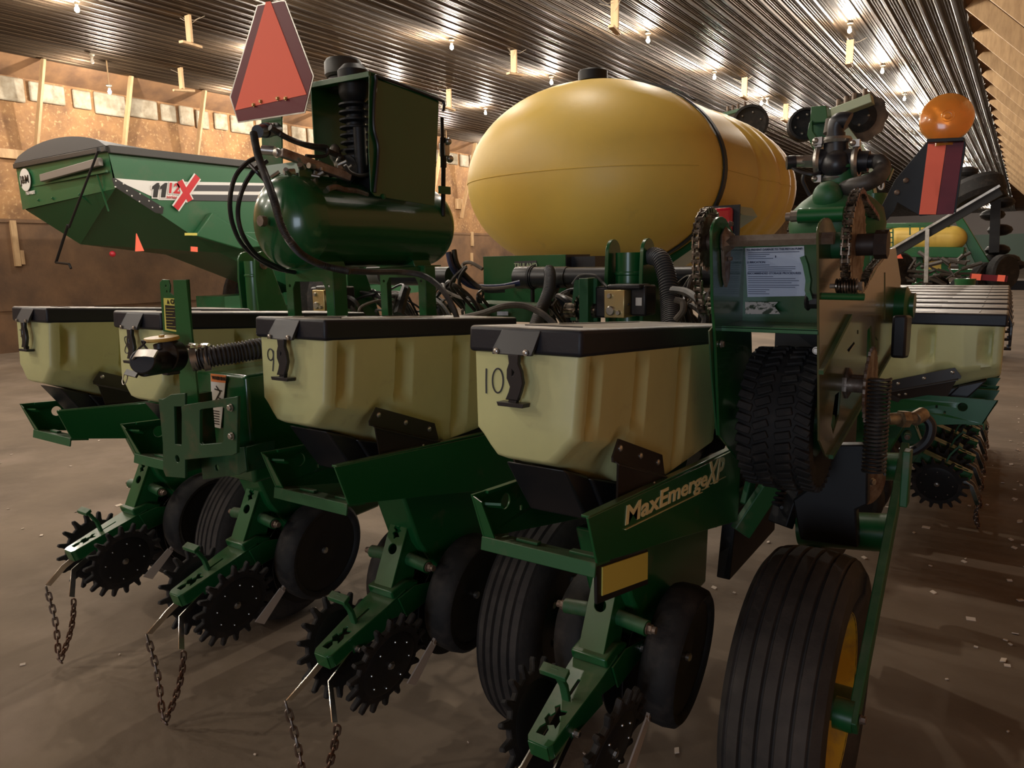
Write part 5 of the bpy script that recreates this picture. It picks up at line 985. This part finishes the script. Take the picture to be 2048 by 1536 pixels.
def motor(label,u0,v0,y,s_=1):
    c=P3(u0,v0,'Y',y); h_=thing('valve_block_motor',label,'valve block',loc=c)
    g=MB(); g.span((0,0,-.105*s_),(.085*s_,.11*s_,0)); bb=g.build('brass_block',BRASS,h_,bevel=.003)
    g=MB(); 
    for x,z,r_ in((.025,-.022,.010),(.030,-.078,.019),(.062,-.085,.010)): g.lathe([(0,0),(r_*s_,0),(r_*s_,.008),(r_*.8*s_,.012),(0,.012)],(x*s_,0,z*s_),(0,-1,0),12).cut()
    g.each('port_plug',GALV,bb)
    g=MB(); g.ball((.085*s_,.035,-.055*s_),.005,8).cut(); g.ball((.085*s_,.065,-.04*s_),.005,8); g.each('port_hole',DEC,bb)
    g=MB(); g.span((-.06*s_,.04,-.11*s_),(0,.14,.012)); g.span((.085*s_,.05,-.10*s_),(.15*s_,.15,.015)); g.span((.0,.02,.0),(.14*s_,.12,.02)); g.build('motor_case',BLK,h_,bevel=.008)
    g=MB(); g.span((.11*s_,.046,-.06*s_),(.135*s_,.05,-.03*s_)); g.build('tag',WHT,h_)
    return h_
motor('gold hydraulic valve block behind hopper 10, below the lift cylinder',1208,580,2.55)
motor('gold hydraulic valve block behind hopper 8, seen through the air tank stand',624,580,2.55)
c=P3(1150,560,'Y',2.6); h_=thing('drive_gearbox','small green gearbox bracket with sprocket left of the gold valve block','gearbox',loc=c)
g=MB(); g.plate([[(-.0,.0),(.10,.005),(.10,-.16),(-.02,-.16)]],.01,XZ(0),.002); g.span((.045,-.05,-.17),(.085,.06,.008)); g.build('bracket',GREEN2,h_,bevel=.003)
g=MB(); sprocket(g,V((.03,-.02,-.11)),.05,14); g.cyl((-.04,0,-.12),(.1,0,-.12),.03,seg=12); g.build('sprocket',CHN,h_)
# hoses among the frame
HS=[('corrugated grey hose dropping from the black pipe to hopper 10',[(1098,540,2.85),(1100,553,2.8),(1096,585,2.72),(1078,630,2.6),(1068,660,2.5)],.026,COR,True),
('large corrugated black hose arching right of the lift cylinder mount',[(1305,512,2.75),(1322,520,2.7),(1335,560,2.65),(1340,610,2.6),(1342,660,2.5)],.036,COR,True),
('mud-coated hose arching over the green mount plate behind hopper 9',[(900,640,2.55),(960,628,2.5),(1010,612,2.45),(1050,612,2.45),(1085,628,2.45),(1110,650,2.45)],.013,HOSET,False),
('black hydraulic hose sweeping from the air tank end to the black pipe',[(897,505,2.7),(905,535,2.7),(925,560,2.75),(950,573,2.8),(1000,574,2.85),(1040,566,2.9)],.014,BLUE,False),
('second black hydraulic hose beside the blue-marked one',[(908,500,2.72),(915,530,2.72),(940,560,2.78),(970,580,2.8),(1010,580,2.85)],.012,BLK,False),
('looped muddy hose left of the bright green box',[(965,538,2.9),(940,525,2.9),(926,530,2.9),(930,550,2.85),(950,572,2.8),(985,577,2.8),(1030,572,2.85)],.009,HOSET,False),
('grey hose arc between the drive chain and the corrugated hose',[(1345,580,2.5),(1375,585,2.45),(1400,605,2.4),(1412,635,2.4),(1405,660,2.4)],.014,HOSE,False),
('tan bent fitting hose behind the right end of hopper 10',[(1350,600,2.5),(1365,605,2.5),(1366,622,2.48),(1352,640,2.48)],.012,HOSET,False),
('dark hose behind the second air tank stand',[(812,578,2.35),(805,600,2.3),(797,630,2.25)],.022,HOSE,False),
('black cable crossing right of the second air tank stand',[(858,590,2.4),(885,610,2.35),(905,640,2.3)],.007,BLK,False),
('thin cable hanging over the gearbox bracket',[(1145,568,2.6),(1160,552,2.6),(1190,552,2.6),(1205,565,2.6),(1215,575,2.58)],.006,HOSE,False)]
for lab,pts,r_,mt,co in HS: hose('corrugated_hose' if co else 'hose',lab,[P3(u,v,'Y',y) for u,v,y in pts],r_,mt,corr=co)
rh=random.Random(21)
spots=[('low behind the lids between hoppers 8 and 9',680,860,585,628,14),('between the air tank end and the bright green box',860,965,560,635,14),('between hopper 10 and the drive housing',1340,1412,575,650,12),('between the gold valve block and the corrugated hose',1060,1160,600,640,9)]
for lab,u0,u1,v0,v1,n_ in spots:
    for k in range(n_):
        y=rh.uniform(2.55,3.1); a_=P3(rh.uniform(u0,u1),rh.uniform(v0,v1),'Y',y); c_=P3(rh.uniform(u0,u1),rh.uniform(v0,v1),'Y',rh.uniform(2.55,3.1)); mid=(a_+c_)/2+V((rh.uniform(-.08,.08),0,rh.uniform(-.04,.12)))
        hose('hose','dusty hydraulic line in the tangle '+lab,[a_+V((0,.15,-.12)),a_,mid,c_,c_+V((0,.1,-.15))],rh.choice([.006,.008,.011]),rh.choice([HOSE,HOSE,HOSET,BLK]),group='tangled lines '+lab,n=6,seg=6)
# dark parallel links and spring seen below the drive housing
lk=thing('parallel_link','slanting dark green link arm and coil spring below the drive tyre','link arm',loc=(-.62,2.3,.75)); lo_=lk.location
g=MB(); g.bar(rel(P3(1480,1065,'Y',2.35),lo_),rel(P3(1590,900,'Y',2.5),lo_),.03,.07); g.bar(rel(P3(1490,1010,'Y',2.4),lo_),rel(P3(1520,890,'Y',2.5),lo_),.02,.05); g.build('link_arm',GREEN2,lk,bevel=.004)
g=MB(); coil(g,rel(P3(1545,1010,'Y',2.45),lo_),rel(P3(1570,900,'Y',2.5),lo_),.03,.006,12); g.build('coil_spring',BLKM,lk)
g=MB(); g.bar(rel(P3(1560,1050,'Y',2.5),lo_),rel(P3(1610,900,'Y',2.6),lo_),.08,.04); g.build('link_arm',BLKM,lk,bevel=.004)
# ---------------------------------------------------------------- raised row markers over the yellow tank
PALE=mat('pale_green_back_paint',(.42,.48,.32),.4)
def wheel_part(par,u,v,y,r,face):
    o=par.location; c=rel(P3(u,v,'Y',y),o); d=V(face)
    g=MB(); g.lathe([(0,-.03),(r*.8,-.03),(r,-.05),(r*1.0,.045),(r*.86,.05),(r*.84,.03),(r*.3,.02),(0,.028)],c,d,40); wh=g.build('wheel',RUB,par,ang=35)
    M=frz(c,d); g=MB()
    for k in range(6): a=2*PI*k/6+.3; g.ball(M@V((r*.6*math.cos(a),r*.6*math.sin(a),.028)),.009,8).cut()
    g.each('wheel_bolt',GALV,wh)
def arm_part(par,p0,p1,y,wd,th,mt):
    o=par.location; a,c=rel(P3(*p0,'Y',y),o),rel(P3(*p1,'Y',y),o); g=MB(); g.bar(a,c,wd,th,(0,1,0)); ar=g.build('arm_beam',mt,par,bevel=.004); g=MB()
    for t in(.35,.5,.65,.85): g.cyl(a.lerp(c,t),a.lerp(c,t)+V((0,0,.07)),.012,seg=8).cut()
    g.each('stud',RUST,ar)
h=thing('row_marker','raised green marker arm with black wheel showing above the right shoulder of the yellow tank','row marker',loc=P3(1500,247,'Y',6.6))
wheel_part(h,1500,247,6.6,.148,(.35,-.9,0)); arm_part(h,(1432,236),(1500,218),6.75,.03,.13,GREEN)
g=MB(); a_=P3(1440,240,'Y',6.75); g.bar(rel(a_,h.location),rel(V((a_.x,a_.y,-.1)),h.location),.08,.10); g.build('support_post',GREEN,h)
c=P3(1640,260,'Y',4.4); h=thing('row_marker','raised marker with pale arm, black wheel and dusty notched disc above the pump manifold','row marker',loc=c)
wheel_part(h,1608,250,4.6,.088,(.35,-.9,0)); arm_part(h,(1640,238),(1745,198),4.7,.05,.10,PALE)
q=lambda pts,y=4.4:[rel(P3(u,v,'Y',y),c) for u,v in pts]
lp=[(.135*(1+.04*math.cos(10*a))*math.cos(a),.135*(1+.04*math.cos(10*a))*math.sin(a)) for a in [2*PI*k/80 for k in range(80)]]
dc_=rel(P3(1722,235,'Y',4.8),c); MD=Matrix.Translation(dc_)@XZ(0)@Matrix.Rotation(R(12),4,'Y')
g=MB(); g.plate([lp],.012,MD,.001); dk=g.build('notched_disc',mat('earth_caked_disc',(.03,.022,.016),.8,col2=(.20,.13,.08),nscale=7),h)
g=MB(); g.lathe([(0,.04),(.05,.035),(.085,.0),(0,0)],dc_+V((0,-.01,0)),(0,-1,0),24); g.build('hub',RUB,dk)
g=MB()
for a in (0,1.6,3.1,4.7): g.ball(dc_+V((.045*math.cos(a),-.04,.045*math.sin(a))),.009,8).cut()
g.each('hub_bolt',GALV,dk)
g=MB(); g.ext(q([(1622,213),(1652,211),(1656,244),(1620,246)]),(0,.12,0)); g.ext(q([(1618,246),(1624,240),(1625,262),(1650,300),(1628,303),(1614,270)],4.38),(0,.03,0)); g.build('hinge_plate',GREEN,h,bevel=.003)
g=MB(); g.ext(q([(1624,247),(1654,246),(1655,285),(1645,290),(1624,262)],4.46),(0,.10,0)); g.build('hinge_box',GREEN2,h)
g=MB(); a_=P3(1657,250,'Y',4.5); g.bar(rel(a_,c),rel(V((a_.x,a_.y,1.242)),c),.05,.05).cut(); g.bar(q([(1690,262)],4.6)[0],q([(1752,345)],4.6)[0],.03,.05); g.each('support_post',PALE,h)
# green mast behind the pump
c=P3(1745,420,'Y',3.6); h=thing('green_mast','green square mast with pins behind the pump','mast',loc=c); q=lambda u,v,y=3.6:rel(P3(u,v,'Y',y),c)
g=MB(); g.cyl(q(1747,520)-V((0,0,.75)),q(1747,388),.055,seg=20); g.build('mast_tube',GREEN,h)
g=MB(); g.ext([q(1712,388),q(1748,388),q(1740,345),q(1722,350)],(0,.1,0)); g.bar(q(1768,360),q(1778,335),.05,.04); g.build('mast_cap',GREEN,h,bevel=.004)
g=MB(); g.tube([q(1762+5*math.cos(a),370+9*math.sin(a)) for a in [2*PI*k/14 for k in range(14)]],.006,6,closed=True); g.build('shackle',GALV,h)
# ---------------------------------------------------------------- second planter far down the shed
YB=13.5
c=P3(1880,560,'Y',YB); pl=thing('far_planter','second green planter with yellow tank parked further down the shed, right of the black paddle','planter',loc=(c.x,YB,0)); po2=V((c.x,YB,0))
def fq(u,v,y=YB): return rel(P3(u,v,'Y',y),po2)
g=MB(); A_,B_=fq(1768,477),fq(1935,477); Lt=(B_-A_).length
pr=[(0,0)]; rt=abs(fq(1850,455).z-fq(1850,500).z)/2+.02
pr=[(rt*math.sin(PI/2*k/8),.22*(1-math.cos(PI/2*k/8))) for k in range(9)]+[(rt,Lt-.22)]+[(rt*math.cos(PI/2*k/8),Lt-.22+.22*math.sin(PI/2*k/8)) for k in range(1,9)]
g.lathe(pr,A_,B_-A_,32); g.build('yellow_tank',TANKY,pl)
g=MB(); A_,B_=fq(1768,503),fq(1930,505); g.bar(A_,B_,.5,.16); g.bar(fq(1770,572),fq(2000,578),.4,.14); g.bar(fq(1800,545),fq(1960,545),.3,.10); g.bar(fq(1768,452),fq(1900,450),.2,.08)
for u in(1790,1840,1890,1925): g.bar(fq(u,503),fq(u,575),.10,.10)
g.ext([fq(1900,420),fq(1915,418),fq(2010,575),fq(1975,580)],(0,.2,0)); g.ext([fq(1906,380),fq(1922,378),fq(1918,425),fq(1905,425)],(0,.2,0)); g.build('frame_beams',GREEN,pl,bevel=.01)
g=MB(); g.ext([fq(1845,520),fq(1900,520),fq(1895,545),fq(1850,545)],(0,.3,0)); g.build('yellow_hopper',TANKY,pl)
g=MB()
for u in(1776,1786): g.bar(fq(u,458,YB-.4),fq(u,500,YB-.4),.02,.02)
for v in(465,475,485,495): g.bar(fq(1776,v,YB-.4),fq(1786,v,YB-.4),.02,.02)
g.bar(fq(1760,452,YB-.4),fq(1905,448,YB-.4),.02,.02)
for u in(1820,1840,1860): g.bar(fq(u,450,YB-.4),fq(u,470,YB-.4),.02,.02)
g.build('ladder_rail',GREEN2,pl)
g=MB(); g.bar(fq(1765,517,YB-1.5),fq(2000,380,YB-1.5),.10,.14); g.build('auger_tube',BLKM,pl); g=MB(); g.bar(fq(1765,508,YB-1.6),fq(2000,371,YB-1.6),.03,.03); g.bar(fq(1855,458,YB-1.6),fq(1852,565,YB-1.6),.05,.05); g.build('auger_rail',GALV,pl)
g=MB(); a=fq(1955,382,YB-.6); g.lathe([(.2,-.14),(.30,-.15),(.35,-.08),(.35,.08),(.30,.15),(.2,.14)],a,(-.35,.25,1),32); g.build('folded_tyre',RUB,pl)
for k,(u,v) in enumerate([(1795,545),(1870,585),(1925,588),(1970,560),(2005,545)]):
    g=MB(); a=fq(u,v,YB-.5 if k else YB-.9); r_=.26 if k else .3; g.lathe([(0,-.06),(r_*.9,-.08),(r_,-.05),(r_,.05),(r_*.9,.08),(0,.06)],a,(.8,-.6,0),26); g.build('gauge_wheel',RUB,pl)
g=MB(); g.ext([fq(u,v,YB-1.2) for u,v in [(1778,517),(1793,493),(1806,517)]],(0,.02,0)); g.build('warning_triangle',ORG,pl,smooth=False)
g=MB(); g.bar(fq(1940,553,YB-1.4),fq(2015,558,YB-1.4),.04,.08); g.build('reflector_bar',MAR,pl)
g=MB(); g.bar(fq(1943,553.5,YB-1.43),fq(1962,554.5,YB-1.43),.03,.085); g.bar(fq(1995,556,YB-1.43),fq(2010,557,YB-1.43),.03,.085); g.build('orange_tape',ORG,pl)
g=MB()
for u,v in [(1932,345),(1925,362),(1990,390),(2005,405),(1985,430),(2000,460),(1995,500),(2015,520),(2025,530),(1980,520)]:
    a=fq(u,v,YB+.2); g.ball(a,.13,10,sc=(1.3,1,.7))
g.bar(fq(1992,400,YB),fq(1988,505,YB),.13,.13,(0,1,0)); g.build('folded_row_units',BLKM,pl)
g=MB(); a=fq(1930,565,YB-1.6); g.lathe([(0,0),(.12,.25),(.13,.35),(0,.36)],a+V((0,0,-.3)),(0,0,1),18); g.build('green_cone',GREEN,pl)
rf=random.Random(4); g=MB()
for k in range(46):
    a=fq(rf.uniform(1800,1925),rf.uniform(515,572),YB-.8); g.cyl(a,a+V((rf.uniform(-.3,.3),rf.uniform(-.1,.1),rf.uniform(-.15,.15))),rf.uniform(.01,.035),seg=6)
g.build('pipework',mat('dull_dark_pipework',(.10,.09,.08),.5,metal=.5),pl)
g=MB(); g.span(fq(1990,560,YB)+V((-.3,0,-.15)),fq(2040,575,YB)+V((.3,1,.1))); g.build('dark_underframe',BLKM,pl)
g=MB()
for u in (1800,1900,1985): g.span(fq(u,575)+V((-.15,0,0)),(fq(u,575).x+.15,.3,-.1))
g.build('support_leg',BLKM,pl)
